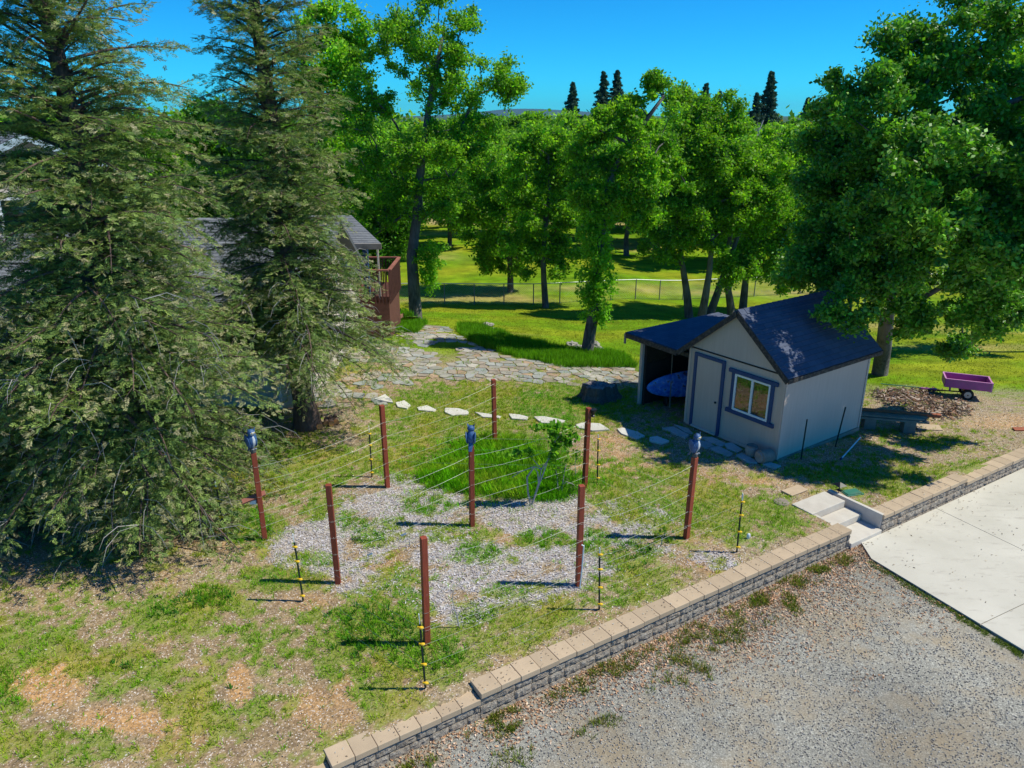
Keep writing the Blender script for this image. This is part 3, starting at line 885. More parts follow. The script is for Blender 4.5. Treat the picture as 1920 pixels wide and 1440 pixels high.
# lattice screens at back and far side
def lattice(x0, x1, z0, z1, place):
    m = MB(); p = .10
    L, Hh = x1 - x0, z1 - z0
    for dirn in (1, -1):
        k = -Hh
        while k < L:
            a0 = max(0, k if dirn > 0 else k); a1 = min(L, k + Hh)
            if a1 - a0 > .02:
                if dirn > 0: pa, pb = (a0, a0 - k), (a1, a1 - k)
                else: pa, pb = (a0, Hh - (a0 - k)), (a1, Hh - (a1 - k))
                off = 0 if dirn > 0 else .009
                m.beam(place(x0 + pa[0], z0 + pa[1], off), place(x0 + pb[0], z0 + pb[1], off), .062, .006, up=place(0, 0, 1) - place(0, 0, 0))
            k += p
    return m
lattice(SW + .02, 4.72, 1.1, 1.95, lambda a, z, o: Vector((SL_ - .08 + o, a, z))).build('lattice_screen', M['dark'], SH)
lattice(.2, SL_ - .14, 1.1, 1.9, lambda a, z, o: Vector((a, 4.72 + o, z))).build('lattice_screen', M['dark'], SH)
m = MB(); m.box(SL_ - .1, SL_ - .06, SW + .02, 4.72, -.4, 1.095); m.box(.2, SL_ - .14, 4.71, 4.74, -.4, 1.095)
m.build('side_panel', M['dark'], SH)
m = MB()
for (x, y) in ((.15, .1), (SL_ - .25, .1), (SL_ - .25, SW - .2), (1.8, .12)):
    MB().box(x, x + .2, y, y + .3, -.55, -.105).build('pier_block', M['rock'], SH)

Ms = Matrix.Translation((6.32, 16.2, .04)) @ Matrix.Rotation(SA, 4, 'Z')
def sloc(x, y, z=0): return Ms @ Vector((x, y, z))
# board stored under lean-to
bd = thing('paddle_board', 'blue mottled paddle board stored on its edge under the shed lean-to', 'paddle board', sloc(.28, 4.52, -.02), SA - R(27))
def bf(p):
    s = (1 - abs(p.z)) if False else 1
    return Vector((p.x, p.y * (1 - .25 * p.x * p.x), p.z * (1 - .12 * p.x)))
mm = Matrix.Translation((1.25, 0, .52)) @ Matrix.Rotation(R(-3), 4, 'Y')
MB().ell((0, 0, 0), (1.35, .11, .40), 28, 14, mm).build('hull', M['board'], bd, True)
MB().box(-.02, .02, -.12, .12, 0, .26, Matrix.Translation((.5, 0, -.1))).build('stand', M['dark'], bd)
MB().box(-.02, .02, -.12, .12, 0, .26, Matrix.Translation((1.8, 0, -.1))).build('stand', M['dark'], bd)
pl = thing('pole', 'thin wooden pole leaning inside the shed lean-to over the board', 'pole', sloc(.6, 4.05, 0), SA)
MB().tube([(0, -.05, -.1), (.45, .42, 1.75)], .016, 6).build('shaft', M['lumber'], pl)

# things by the shed
def stake(pxb, pxt, label, r=.016):
    B = ground(*pxb); T = at(pxt[0], pxt[1], B.y + .05)
    s = thing('steel_stake', label, 'stake', B)
    MB().beam((0, 0, -.1), T - B, .035, .008, up=(1, 0, 0)).build('web', M['tpost'], s)
    MB().beam(Vector((0, .018, -.1)), T - B + Vector((0, .018, -.01)), .008, .03, up=(1, 0, 0)).build('flange', M['tpost'], s)
stake((1502, 862), (1514, 786), 'dark steel stake standing before the shed side wall near its front corner')
stake((1566, 838), (1586, 763), 'dark steel stake leaning at the middle of the shed side wall')
def pot(px, r, L, label, ang, mat='clay'):
    g = ground(*px)
    s = thing('ribbed_pot', label, 'pot', (g.x, g.y, g.z + r * .95), ang)
    m = MB(); prof = [(.0, 0), (r * .8, 0), (r, .02)]
    k = .02
    while k < L - .03:
        prof += [(r, k + .02), (r * .93, k + .035), (r, k + .05)]; k += .05
    prof += [(r * .9, L), (0, L)]
    m.lathe(prof, 22, Matrix.Rotation(R(90), 4, 'X'))
    m.build('body', M[mat], s, True)
    MB().lathe([(r * .78, -.004), (r * .74, -.03), (0.01, -.03)], 22, Matrix.Rotation(R(90), 4, 'X')).build('lid_ring', M['rock'], s)
pot((1422, 869), .175, .34, 'ribbed grey pot lying on its side at the shed near corner', R(112))
g = ground(1408, 856)
s = thing('stone_pot', 'round cracked stone pot under the shed window, left of the ribbed pot', 'pot', (g.x, g.y, g.z))
MB().lathe([(.08, 0), (.13, .06), (.16, .15), (.15, .24), (.12, .28), (.10, .27), (.09, .2), (0.01, .19)], 16).build('body', M['rock'], s)
MB().lathe([(.125, .275), (.135, .29), (.125, .305), (.10, .29)], 16).build('rim', M['clay'], s)
a_, b_ = ground(1577, 862), ground(1612, 827)
s = thing('pipe', 'thin pale blue pipe lying on the shaded ground beside the shed', 'pipe', a_)
MB().tube([(0, 0, .03), (b_ - a_) + Vector((0, 0, .10))], .018, 8).build('tube', M['pvc'], s)
MB().tube([Vector((0, 0, .03)) - (b_ - a_).normalized() * .03, Vector((0, 0, .035)) + (b_ - a_).normalized() * .03], .024, 8).build('end_fitting', M['trim'], s)

# stump
g = ground(1121, 748)
s = thing('tree_stump', 'dark hollow weathered stump in the grass left of the shed', 'stump', g)
rn = random.Random(8)
N_ = 40; ang = [2 * math.pi * i / N_ for i in range(N_)]
wob = [1 + .12 * math.sin(3 * a + 1) + .10 * math.sin(7 * a) + rn.uniform(-.05, .05) for a in ang]
m = MB(); prof = [(.62, -.08), (.52, .06), (.44, .2), (.42, .34), (.40, .44)]
vs = []
for r_, z_ in prof:
    for a, w_ in zip(ang, wob): vs.append((r_ * 1.12 * (w_ if z_ < .3 else w_ * .97) * math.cos(a), r_ * .85 * w_ * math.sin(a), z_ + (rn.uniform(-.03, .03) if z_ > .4 else 0)))
fs = [(j_ * N_ + i, j_ * N_ + (i + 1) % N_, (j_ + 1) * N_ + (i + 1) % N_, (j_ + 1) * N_ + i) for j_ in range(4) for i in range(N_)]
m.add(vs, fs); m.build('bark', M['stump'], s)
m = MB(); vs = []
for k_, (r_, z_) in enumerate([(.41, .43), (.33, .46), (.24, .41), (.14, .36)]):
    for a, w_ in zip(ang, wob): vs.append((r_ * 1.1 * w_ * math.cos(a), r_ * .84 * w_ * math.sin(a), z_ + rn.uniform(-.035, .035)))
m.add(vs, [(j_ * N_ + i, j_ * N_ + (i + 1) % N_, (j_ + 1) * N_ + (i + 1) % N_, (j_ + 1) * N_ + i) for j_ in range(3) for i in range(N_)] + [tuple(3 * N_ + i for i in range(N_))])
m.build('cut_top', M['stumptop'], s)

# wagon
g = ground(1806, 744)
wg = thing('garden_wagon', 'purple wooden garden wagon with two wheels parked on leaf litter', 'wagon', g, R(-22))
def tray():
    z0, z1, L, Wd = .36, .62, .62, .34
    bt = MB().box(-L, L, -Wd, Wd, z0, z0 + .025); bt.build('tray_floor', M['purple'], wg)
    for sg in (-1, 1):
        MB().box(-L, L, sg * Wd - .012, sg * Wd + .012, z0 + .027, z1).build('side_panel', M['purple'], wg, bevel=.004)
        MB().box(-L - .01, L + .01, sg * Wd - .022, sg * Wd + .022, z1 + .002, z1 + .022).build('top_rail', M['pinkpaint'], wg)
    for x in (-L, L):
        MB().box(x - .012, x + .012, -Wd + .014, Wd - .014, z0 + .027, z1).build('end_panel', M['purple'] if x < 0 else M['pinkpaint'], wg, bevel=.004)
        MB().box(x - .022, x + .022, -Wd + .024, Wd - .024, z1 + .002, z1 + .022).build('top_rail', M['pinkpaint'], wg)
    for sg in (-1, 1):
        MB().box(L - .03, L + .035, sg * (Wd - .02) - .03, sg * (Wd - .02) + .03, z0 - .01, z1 + .024).build('corner_post', M['pinkpaint'], wg)
tray()
for sg in (-1, 1):
    mw = Matrix.Translation((.05, sg * .27, .17)) @ Matrix.Rotation(R(90), 4, 'X')
    wh = MB().lathe([(.10, -.05), (.15, -.055), (.17, -.03), (.17, .03), (.15, .055), (.10, .05)], 24, mw).build('wheel', M['tyre'], wg, True)
    MB().lathe([(.02, -.062), (.10, -.05), (.105, -.03), (.105, .03), (.10, .05), (.02, .062)], 20, mw).build('rim', M['rim'], wh)
    MB().lathe([(.02, -.075), (.02, .075)], 8, mw).build('hub', M['black'], wh)
MB().box(.0, .10, -.24, .24, .15, .19).build('axle', M['black'], wg)
MB().box(-.04, .14, -.12, .12, .195, .355).build('axle_block', M['orange'], wg)
MB().beam((-.42, 0, .36), (-.40, 0, .16), .05, .05).build('support_leg', M['purple'], wg)
MB().beam((.05, 0, .17), (-1.0, .0, .10), .04, .03).build('tongue', M['tyre'], wg)
MB().beam((-.75, 0, .15), (-1.25, .0, .12), .06, .035).build('tongue_plate', M['purple'], wg)
MB().tube([(-1.2, 0, .14), (-2.35, .05, .10)], .016, 8).build('handle', M['greenrod'], wg)

# lumber stack behind the shed
g0 = Vector((9.75, 18.75, tz(9.75, 18.75)))
lm = thing('lumber_stack', 'stack of weathered boards on a low block behind the shed side wall', 'lumber', g0, math.atan2(-.35, 1.5))
rn = random.Random(4)
for i, (y, z, L, dx, mt) in enumerate([(0, .30, 1.45, 0, 'lumber'), (.16, .30, 1.40, .02, 'lumber'), (.32, .30, 1.5, -.03, 'lumber'), (.05, .36, 1.35, .0, 'lumber'), (.22, .36, 1.42, .03, 'lumber'), (.36, .36, 1.75, .05, 'redboard'), (.30, .42, 1.7, .1, 'redboard')]):
    MB().box(-.35 + dx, L + dx, y, y + .13, z, z + .05).build('board', M[mt], lm, bevel=.004)
MB().box(.85, 1.15, .02, .40, -.02, .295).build('support_block', M['lumber'], lm, bevel=.01)
MB().box(-.15, .15, .02, .40, -.02, .295).build('support_block', M['lumber'], lm, bevel=.01)
g = ground(1738, 802)
MBp = MB().prism([(-.35, -.2), (.3, -.25), (.38, .12), (-.25, .2)], 0, .02)
tag(MBp.build('plywood_scrap', M['cap'], None, loc=(g.x, g.y, g.z + .02)), 'flat tan plywood scrap on the ground at the end of the lumber stack', 'board')
g = ground(1905, 806)
tag(MB().prism([(-.1, -.1), (.6, -.12), (.62, .12), (-.05, .1)], 0, .03).build('plank_scrap', M['redboard'], None, loc=(g.x, g.y, g.z + .01)), 'reddish plank scrap on the dirt at the right edge near the driveway wall', 'board')

# path lights, lids
def path_light(px, label, ang=0):
    g = ground(*px)
    s = thing('path_light', label, 'path light', g, ang, 'black solar path lights by the steps')
    MB().tube([(0, 0, -.05), (0, 0, .10)], .008, 6).build('stake', M['black'], s)
    m = MB()
    for k in range(4):
        a = math.pi / 4 + k * math.pi / 2
        m.beam((.045 * math.cos(a), .045 * math.sin(a), .10), (.07 * math.cos(a), .07 * math.sin(a), .22), .008, .008)
    m.box(-.05, .05, -.05, .05, .09, .10); m.build('cage', M['black'], s)
    MB().add([(-.11, -.11, .22), (.11, -.11, .22), (.11, .11, .22), (-.11, .11, .22), (0, 0, .285)], [(0, 3, 2, 1), (0, 1, 4), (1, 2, 4), (2, 3, 4), (3, 0, 4)]).build('roof_cap', M['black'], s)
path_light((1502, 947), 'black lantern style solar path light left of the top concrete step')
path_light((1572, 926), 'black solar path light in the shade above the concrete steps', .4)
g = ground(1597, 924)
vb = thing('valve_box', 'green plastic valve box lid set in the ground above the concrete steps', 'valve box', g, SA - R(20))
MB().box(-.21, .21, -.14, .14, -.05, .02).build('box', M['greenlid'], vb, bevel=.01)
MB().box(-.18, .18, -.11, .11, .022, .035).build('lid', M['greenlid'], vb, bevel=.008)
g = ground(1465, 942)
tag(MB().lathe([(.16, -.02), (.165, .015), (.15, .025), (.01, .028)], 24).build('drain_cover', M['clay'], None, loc=g), 'round brown drain cover in the grass left of the path light', 'drain cover')
g = ground(1403, 1010)
rr = MB().ell((0, 0, .05), (.04, .03, .075), 8, 6, None, lambda p: p * (1 + .12 * math.sin(9 * p.x + 4 * p.z)))
tag(rr.build('white_stone', M['white'], None, loc=g), 'small white stone standing in the grass right of the last steel fence post', 'stone')

# rocks around leaning oak, log rounds
rn = random.Random(21)
def rock(px, r, label, group):
    g = ground(*px); a, b2, c2 = rn.uniform(0, 6), rn.uniform(2, 5), rn.uniform(2, 5)
    m = MB().ell((0, 0, r * .25), (r, r * .8, r * .5), 12, 8, None, lambda p: p * (1 + .15 * math.sin(b2 * p.x * 2 + a) + .12 * math.sin(c2 * p.y * 3 + p.z * 4)))
    tag(m.build('rock', M['rock'], None, loc=g), label, 'rock', group)
for px, r, lb in [((1072, 648), .22, 'grey rock left of the leaning oak base'), ((1085, 652), .16, 'smaller grey rock touching the left foot of the leaning oak'), ((1112, 650), .30, 'largest grey rock at the right foot of the leaning oak'),
                  ((1124, 657), .2, 'grey rock furthest right of the leaning oak'), ((915, 612), .24, 'pale rock in the tall grass beyond the patio'), ((925, 621), .2, 'second pale rock in the tall grass, nearer the patio')]:
    rock(px, r, lb, 'rocks in the grass')
for px, r, lb in [((600, 806), .09, 'nearest cut log round under the redwood'), ((612, 799), .075, 'small cut log round just behind the nearest one'), ((622, 800), .08, 'cut log round right of the pair'), ((631, 797), .085, 'bright orange cut log round, rightmost'), ((618, 790), .07, 'dim cut log round at the back of the pile')]:
    g = ground(*px)
    s = thing('log_round', lb, 'log', (g.x, g.y, g.z + r), rn.uniform(-.4, .4), 'cut log rounds under the redwood')
    MB().lathe([(r, 0), (r, .3)], 12, Matrix.Rotation(R(-90), 4, 'X')).build('bark', M['redbark'], s)
    MB().lathe([(r * .93, -.006), (r * .93, -.001)], 12, Matrix.Rotation(R(-90), 4, 'X')).build('cut_face', M['cutwood'], s)

# ---------------------------------------------------------------- trellis posts and wires
POSTS = [[(-4.84, 12.73, 1.86), (-2.77, 14.86, 1.96), (-.43, 17.22, 1.72)],
         [(-3.08, 11.26, 1.95), (-.81, 13.23, 1.78), (1.61, 14.84, 1.91)],
         [(-1.34, 9.66, 1.94), (1.17, 11.18, 1.96), (3.41, 12.75, 1.76)]]
TX = [[-.04, 0, 0], [0, 0, -.02], [0, -.02, -.03]]
PT = {}
def trellis(row, label):
    P = POSTS[row]
    base = Vector((P[0][0], P[0][1], tz(P[0][0], P[0][1])))
    root = thing('wire_trellis', label, 'trellis', base, 0, 'post and wire trellis rows')
    rn = random.Random(row + 50)
    for k, (x, y, h) in enumerate(P):
        z = tz(x, y); o = Vector((x, y, z)) - base
        m = MB(); wd = .048
        lean = Vector((rn.uniform(-.03, .03), rn.uniform(-.03, .03), 0))
        ca = SA + rn.uniform(-.3, .3) - .3
        pts = [(-wd, -wd), (wd, -wd), (wd, wd), (-wd, wd)]
        rot = Matrix.Rotation(ca, 4, 'Z')
        vs = [rot @ Vector((a, b2, -.3)) for a, b2 in pts] + [rot @ Vector((a, b2, h)) + lean for a, b2 in pts]
        m.add(vs, [(0, 3, 2, 1), (4, 5, 6, 7), (0, 1, 5, 4), (1, 2, 6, 5), (2, 3, 7, 6), (3, 0, 4, 7)])
        m.build('post', M['post'], root, bevel=.006, loc=o)
        PT[row, k] = Vector((x, y, z + h)) + lean
    for wz in (.30, .62, .95, 1.27, 1.58):
        m = MB(); pts = []
        for k in range(2):
            a = Vector((P[k][0], P[k][1], tz(P[k][0], P[k][1]) + wz)) - base; b2 = Vector((P[k + 1][0], P[k + 1][1], tz(P[k + 1][0], P[k + 1][1]) + wz + rn.uniform(-.04, .04))) - base
            for q in range(9):
                f = q / 8; sag = (.05 + .05 * (wz > 1.2)) * 4 * f * (1 - f)
                if k and q == 0: continue
                pts.append(a.lerp(b2, f) - Vector((0, .052, sag)) + Vector((0, 0, rn.uniform(-.006, .006))))
        m.tube(pts, .0027, 4)
        # wraps round each post
        for k in range(3):
            c_ = Vector((P[k][0], P[k][1], tz(P[k][0], P[k][1]) + wz)) - base
            rr_ = .072
            m.tube([c_ + Vector((rr_ * math.cos(a), rr_ * math.sin(a), 0)) for a in np.linspace(0, 2 * math.pi, 9)], .0018, 4)
        m.build('wire', M['wire'], root)
    return root, base
T0, B0 = trellis(0, 'rear row of three brown trellis posts with wires, an owl on its left post')
T1, B1 = trellis(1, 'middle row of three brown trellis posts with wires, an owl on its centre post')
T2, B2 = trellis(2, 'front row of three brown trellis posts with wires, an owl on its right post')
# cross arm on the left rear post
p = Vector(POSTS[0][0][:2] + (tz(*POSTS[0][0][:2]) + .93,)) - B0
MB().beam(p + Vector((-.30, -.10, -.06)), p + Vector((.10, .06, .05)), .10, .05, up=(0, -.6, .8)).build('cross_arm', M['postpale'], T0, bevel=.004)
MB().box(-.06, .06, -.03, .03, -.04, .04).build('charger_box', M['pvc'], T0, loc=p + Vector((-.12, -.02, -.10)))
# white pipe strapped to the front-centre post
p = Vector(POSTS[2][1][:2] + (tz(*POSTS[2][1][:2]),)) - B2
MB().tube([p + Vector((.02, -.085, .0)), p + Vector((.045, -.085, .45)), p + Vector((.06, -.085, .86)), p + Vector((.02, -.085, .88))], .013, 8).build('irrigation_pipe', M['pvc'], T2)
q = PT[1, 2]
s = thing('solar_light', 'small black solar light fixed to the top of the right post of the middle row', 'solar light', q + Vector((.10, 0, -.12)))
MB().lathe([(.045, -.08), (.05, -.06), (.03, -.04), (.04, .0), (.075, .06), (.08, .09), (.02, .1)], 14).build('head', M['black'], s)
MB().box(-.06, -.02, -.01, .01, -.01, .05).build('bracket', M['black'], s)

TP = [(-5.66, 12.83, 1.2), (-3.57, 10.76, 1.32), (-1.25, 8.68, 1.29), (1.47, 10.5, 1.2), (4.27, 12.25, 1.25), (1.93, 15.09, 1.18), (-3.21, 15.36, 1.26)]
ef = thing('electric_fence', 'low perimeter fence of dark green steel posts with yellow insulators and thin wires', 'fence', (TP[0][0], TP[0][1], tz(*TP[0][:2])))
eb = Vector(ef.location)
rn = random.Random(9)
for (x, y, h) in TP:
    o = Vector((x, y, tz(x, y))) - eb; a = rn.uniform(0, 3); ln = Vector((rn.uniform(-.05, .02), rn.uniform(-.02, .02), h))
    m = MB().beam(o + Vector((0, 0, -.2)), o + ln * .88, .036, .007, up=(1, .2, 0)); m.beam(o + Vector((0, .014, -.2)), o + ln * .88 + Vector((0, .014, 0)), .007, .03, up=(1, .2, 0))
    po = m.build('steel_post', M['tpost'], ef)
    MB().beam(o + ln * .882, o + ln, .037, .010, up=(1, .2, 0)).build('painted_tip', M['tpostw'], po)
    for wz in (.12, .45, .80, 1.08):
        q = o + ln * (wz / h)
        MB().ell(q + Vector((.02, -.02, 0)), (.035, .025, .022), 8, 5).beam(q + Vector((-.035, -.018, .006)), q + Vector((.045, -.018, .0)), .02, .03).build('insulator', M['yellow'], po)
order = [0, 1, 2, 3, 4, 5, 6, 0]
for wz in (.12, .45, .80, 1.08):
    m = MB()
    pts = []
    for i in range(7):
        a = Vector((TP[order[i]][0], TP[order[i]][1], tz(*TP[order[i]][:2]) + wz)) - eb; b2 = Vector((TP[order[i + 1]][0], TP[order[i + 1]][1], tz(*TP[order[i + 1]][:2]) + wz)) - eb
        for q in range(7):
            f = q / 7; pts.append(a.lerp(b2, f) - Vector((0, .045, .04 * 4 * f * (1 - f))))
    m.tube(pts, .0017, 3).build('wire', M['wire'], ef)

# ---------------------------------------------------------------- owls
def owl(pos, rz, label, pale):
    s = thing('owl_decoy', label, 'owl decoy', pos, rz, 'plastic owl decoys on the posts')
    # faces local -Y ; grey perch stub below
    MB().lathe([(.05, 0), (.062, .03), (.058, .07), (.045, .10)], 12).build('perch', M['owlp'], s, True)
    def body(p):
        t_ = (1 - p.z) / 2            # 0 top .. 1 bottom
        w_ = .78 + .55 * t_ * (1 - t_) * 2.2 - .42 * max(0, t_ - .62)
        return Vector((p.x * w_, p.y * w_ + .30 * max(0, t_ - .5), p.z))
    bo = MB().ell((0, .01, .27), (.098, .092, .19), 20, 14, None, body).build('body', M['owlb'], s, True)
    MB().ell((0, -.028, .27), (.068, .058, .15), 16, 10, None, body).build('breast', M['owlw'] if pale else M['owlb'], s, True)
    hd = MB().ell((0, -.01, .465), (.082, .075, .072), 18, 10).build('head', M['owlb'], s, True)
    MB().ell((0, -.056, .455), (.060, .035, .048), 14, 8).build('face_disc', M['owlw'], hd, True)
    for sg in (-1, 1):
        MB().add([(sg * .03, -.045, .515), (sg * .075, -.03, .50), (sg * .07, .01, .51), (sg * .082, -.03, .585)], [(0, 1, 3), (1, 2, 3), (2, 0, 3), (0, 2, 1)]).build('ear_tuft', M['owlb'], hd)
        e = MB().ell((sg * .028, -.086, .468), (.015, .008, .015), 10, 6).build('eye', M['eye'], hd, True)
        MB().ell((sg * .028, -.093, .468), (.007, .004, .007), 8, 5).build('pupil', M['black'], e)
        MB().ell((0, 0, 0), (.022, .085, .155), 12, 10, Matrix.Translation((sg * .088, .035, .265)) @ Matrix.Rotation(R(-14), 4, 'X') @ Matrix.Rotation(sg * R(5), 4, 'Y')).build('wing', M['owlb'], s, True)
        m = MB()
        for k in (-1, 0, 1): m.ell((sg * .03 + k * .013, -.065, .105), (.007, .025, .012), 8, 5)
        m.build('foot', M['owlw'], s)
    MB().add([(-.008, -.09, .455), (.008, -.09, .455), (0, -.08, .475), (0, -.108, .435)], [(0, 1, 2), (0, 3, 1), (1, 3, 2), (2, 3, 0)]).build('beak', M['black'], s)
    MB().add([(-.05, .06, .17), (.05, .06, .17), (.04, .16, -.01), (-.04, .16, -.01), (-.045, .085, .17), (.045, .085, .17), (.036, .175, 0), (-.036, .175, 0)],
             [(0, 3, 2, 1), (4, 5, 6, 7), (0, 1, 5, 4), (1, 2, 6, 5), (2, 3, 7, 6), (3, 0, 4, 7)]).build('tail', M['owlb'], s, bevel=.01)
    s.scale = (.9, .9, .9)
owl(PT[0, 0], R(50), 'blue grey owl decoy with a pale breast on the far left post, facing right', True)
owl(PT[1, 1] - Vector((0, 0, .06)), R(175), 'all blue owl decoy seen from behind on the centre post', False)
owl(PT[2, 2], R(40), 'blue owl decoy with mottled breast on the right front post before the shed', True)

# ---------------------------------------------------------------- house on the left, behind the redwoods
HX, HY = -5.75, 19.7
hs_ = thing('house', 'single storey cream house with grey roof and red deck, behind the redwoods', 'house', (HX, HY, 0))
m = MB()
hw, hr = 2.45, 4.7
L_, D_ = 16.0, 7.4
v = [(0, 0, -.3), (0, D_, -.3), (0, D_, hw), (0, D_ / 2, hr), (0, 0, hw)]
v2 = [(-L_, y, z) for _, y, z in v]
m.add(v + v2, [(0, 1, 2, 3, 4), (9, 8, 7, 6, 5), (5, 0, 4, 9), (1, 6, 7, 2)])
m.build('wall', M['housewall'], hs_)
roof_slab((-L_ - .4, -.45, hw - .15), (.45, -.45, hw - .15), (-L_ - .4, D_ / 2, hr + .12), (.45, D_ / 2, hr + .12), .12, 'roof', M['greyshingle'], hs_)
roof_slab((-L_ - .4, D_ + .45, hw - .15), (.45, D_ + .45, hw - .15), (-L_ - .4, D_ / 2, hr + .12), (.45, D_ / 2, hr + .12), .12, 'roof', M['greyshingle'], hs_)
MB().box(-L_ - .4, .45, -.49, -.453, hw - .32, hw - .10).build('fascia', M['darkedge'], hs_)
MB().tube([(-.75, -.12, -.05), (-.75, -.12, 1.3), (-.82, -.12, hw - .3)], .045, 8).build('downspout', M['pvc'], hs_)
wn = MB().box(-9.2, -7.6, -.04, -.003, .9, 2.1).build('window', M['white'], hs_)
MB().box(-9.1, -7.7, -.055, -.042, 1.0, 2.0).build('pane', M['glass'], wn)
# deck wing
dx0, dx1, dy0, dy1 = .05, 1.05, 7.6, 9.6
DX = at(737, 500, 28.3).x - HX; DYf = 27.2 - HY
dz = 1.45
MB().box(-3.0, DX, DYf, DYf + 2.6, dz - .12, dz).build('deck_floor', M['deckwood'], hs_)
MB().box(-3.0, DX - .05, DYf + .05, DYf + .08, -.2, dz - .122).box(DX - .08, DX - .05, DYf + .082, DYf + 2.6, -.2, dz - .122).build('deck_skirt', M['deckwood'], hs_)
def railing(a, b2):
    a, b2 = Vector(a), Vector(b2); n = max(2, int((b2 - a).length / .13))
    m = MB()
    for i in range(n + 1):
        p = a.lerp(b2, i / n); m.box(p.x - .02, p.x + .02, p.y - .02, p.y + .02, dz - .25, dz + .96)
    m.build('railing_pickets', M['deckwood'], hs_)
    MB().beam(a + Vector((0, 0, 1.0)), b2 + Vector((0, 0, 1.0)), .13, .05).build('hand_rail', M['postpale'], hs_)
railing((-2.2, DYf - .03, dz), (DX, DYf - .03, dz)); railing((DX + .02, DYf + .02, dz), (DX + .02, DYf + 2.6, dz)); railing((-2.2, DYf + 2.6, dz), (DX, DYf + 2.6, dz))
roof_slab((-3.2, DYf - .3, dz + 2.0), (DX - .15, DYf - .3, dz + 2.0), (-3.2, DYf + 1.8, dz + 2.75), (DX - 1.6, DYf + 1.8, dz + 2.75), .1, 'porch_roof', M['greyshingle'], hs_)
MB().box(-3.2, DX - .15, DYf - .36, DYf - .303, dz + 1.82, dz + 2.02).build('porch_fascia', M['lumber'], hs_)
MB().box(DX - .95, DX - .77, DYf + .2, DYf + .38, dz, dz + 1.98).build('porch_post', M['trim'], hs_)
MB().box(DX - .40, DX - .34, DYf + .05, DYf + .11, dz, dz + 1.85).build('rain_pipe', M['housewall'], hs_)

h2 = thing('house', 'taller cream gabled house part at the far left edge, catching the sun', 'house', (-14.6, 23.4, 0), R(42))
m = MB(); gw = 2.9
pr = [(-gw, -.3), (gw, -.3), (gw, 5.85), (0, 7.2), (-gw, 5.85)]
m.add([(x, 0, z) for x, z in pr] + [(x, 9, z) for x, z in pr], [(0, 1, 2, 3, 4), (9, 8, 7, 6, 5), (1, 6, 7, 2), (5, 0, 4, 9)])
m.build('wall', M['housewall'], h2)
for sg in (-1, 1):
    roof_slab((sg * (gw + .4), -.5, 5.78), (sg * (gw + .4), 9.4, 5.78), (0, -.5, 7.32), (0, 9.4, 7.32), .1, 'roof', M['greyshingle'], h2)
    MB().beam((sg * (gw + .4), -.52, 5.66), (0, -.52, 7.20), .2, .03, up=(0, 1, 0)).build('rake_board', M['fascia'], h2)
m = MB().box(-1.0, 1.0, -.05, -.003, 4.3, 5.5); wn = m.build('window', M['white'], h2)
MB().box(-.9, .9, -.065, -.052, 4.4, 5.4).build('pane', M['glass'], wn)

# timber planter edge near the deck
pa, pb = ground(690, 626), ground(762, 606)
tp = thing('timber_edging', 'weathered upright timber edging holding the raised grass bed by the deck', 'retaining edge', pa)
m = MB(); d_ = pb - pa; n = 12
for i in range(n):
    f = (i + .5) / n; p = d_ * f
    m.beam(p + Vector((0, 0, -.2)), p + Vector((0, 0, .34 + .10 * f + .02 * ((i * 7) % 3))), d_.length / n * .94, .07, up=(d_.y, -d_.x, 0))
m.build('timbers', M['timber'], tp)
bp = [pa + Vector((0, .05, 0)), pb + Vector((0, .05, 0)), Vector((-4.0, 31, 0)), Vector((-8, 31, 0)), Vector((-8, 24.5, 0))]
m = MB().prism([(p.x, p.y) for p in bp], -.6, tz(pb.x, pb.y) + .36)
t = NT('raised_bed_soil'); c = t.geo(); cc = t.ramp(t.noise(c, 6, 4), [(.3, (.10, .15, .03)), (.7, (.18, .25, .05))])
M['bed'] = t.done(t.bsdf(cc, .95, None, 0, .1))
tag(m.build('raised_bed', M['bed']), kind='structure')
BEDZ = tz(pb.x, pb.y) + .36

# ---------------------------------------------------------------- chain link fences
def chain_fence(pts, h, label, name='chain_link_fence', mesh=True, sp=2.0):
    b0 = Vector((pts[0][0], pts[0][1], tz(*pts[0])))
    root = thing(name, label, 'fence', b0)
    P = []
    for i in range(len(pts) - 1):
        a, b2 = Vector((*pts[i], 0)), Vector((*pts[i + 1], 0)); n = max(1, round((b2 - a).length / sp))
        for k in range(n): P.append(a.lerp(b2, k / n))
    P.append(Vector((*pts[-1], 0)))
    for p in P: p.z = tz(p.x, p.y)
    for p in P:
        MB().tube([p - b0 + Vector((0, 0, -.1)), p - b0 + Vector((0, 0, h + .02))], .032, 6).build('post', M['fencepost'], root)
    MB().tube([p - b0 + Vector((0, 0, h)) for p in P], .026, 6).build('top_rail', M['galv'], root)
    if mesh:
        m = MB(); q = .11
        for i in range(len(P) - 1):
            a, b2 = P[i] - b0, P[i + 1] - b0; L = (b2 - a).length; d = (b2 - a) / L
            for sg in (1, -1):
                k = -h
                while k < L:
                    s0, s1 = max(0, k), min(L, k + h)
                    if s1 > s0:
                        z0, z1 = (s0 - k, s1 - k) if sg > 0 else (h - (s0 - k), h - (s1 - k))
                        A, B = a + d * s0 + Vector((0, 0, z0)), a + d * s1 + Vector((0, 0, z1))
                        m.tube([A, B], .0022, 3, False)
                    k += q
        m.build('mesh_panel', M['galv'], root)
    return root
M['galv'] = varied('galvanised_rail', (.50, .53, .52), .15, 6, .5, .05, metal=.3)
M['fencepost'] = varied('galvanised_post', (.20, .21, .21), .2, 6, .6, .05, metal=.2)
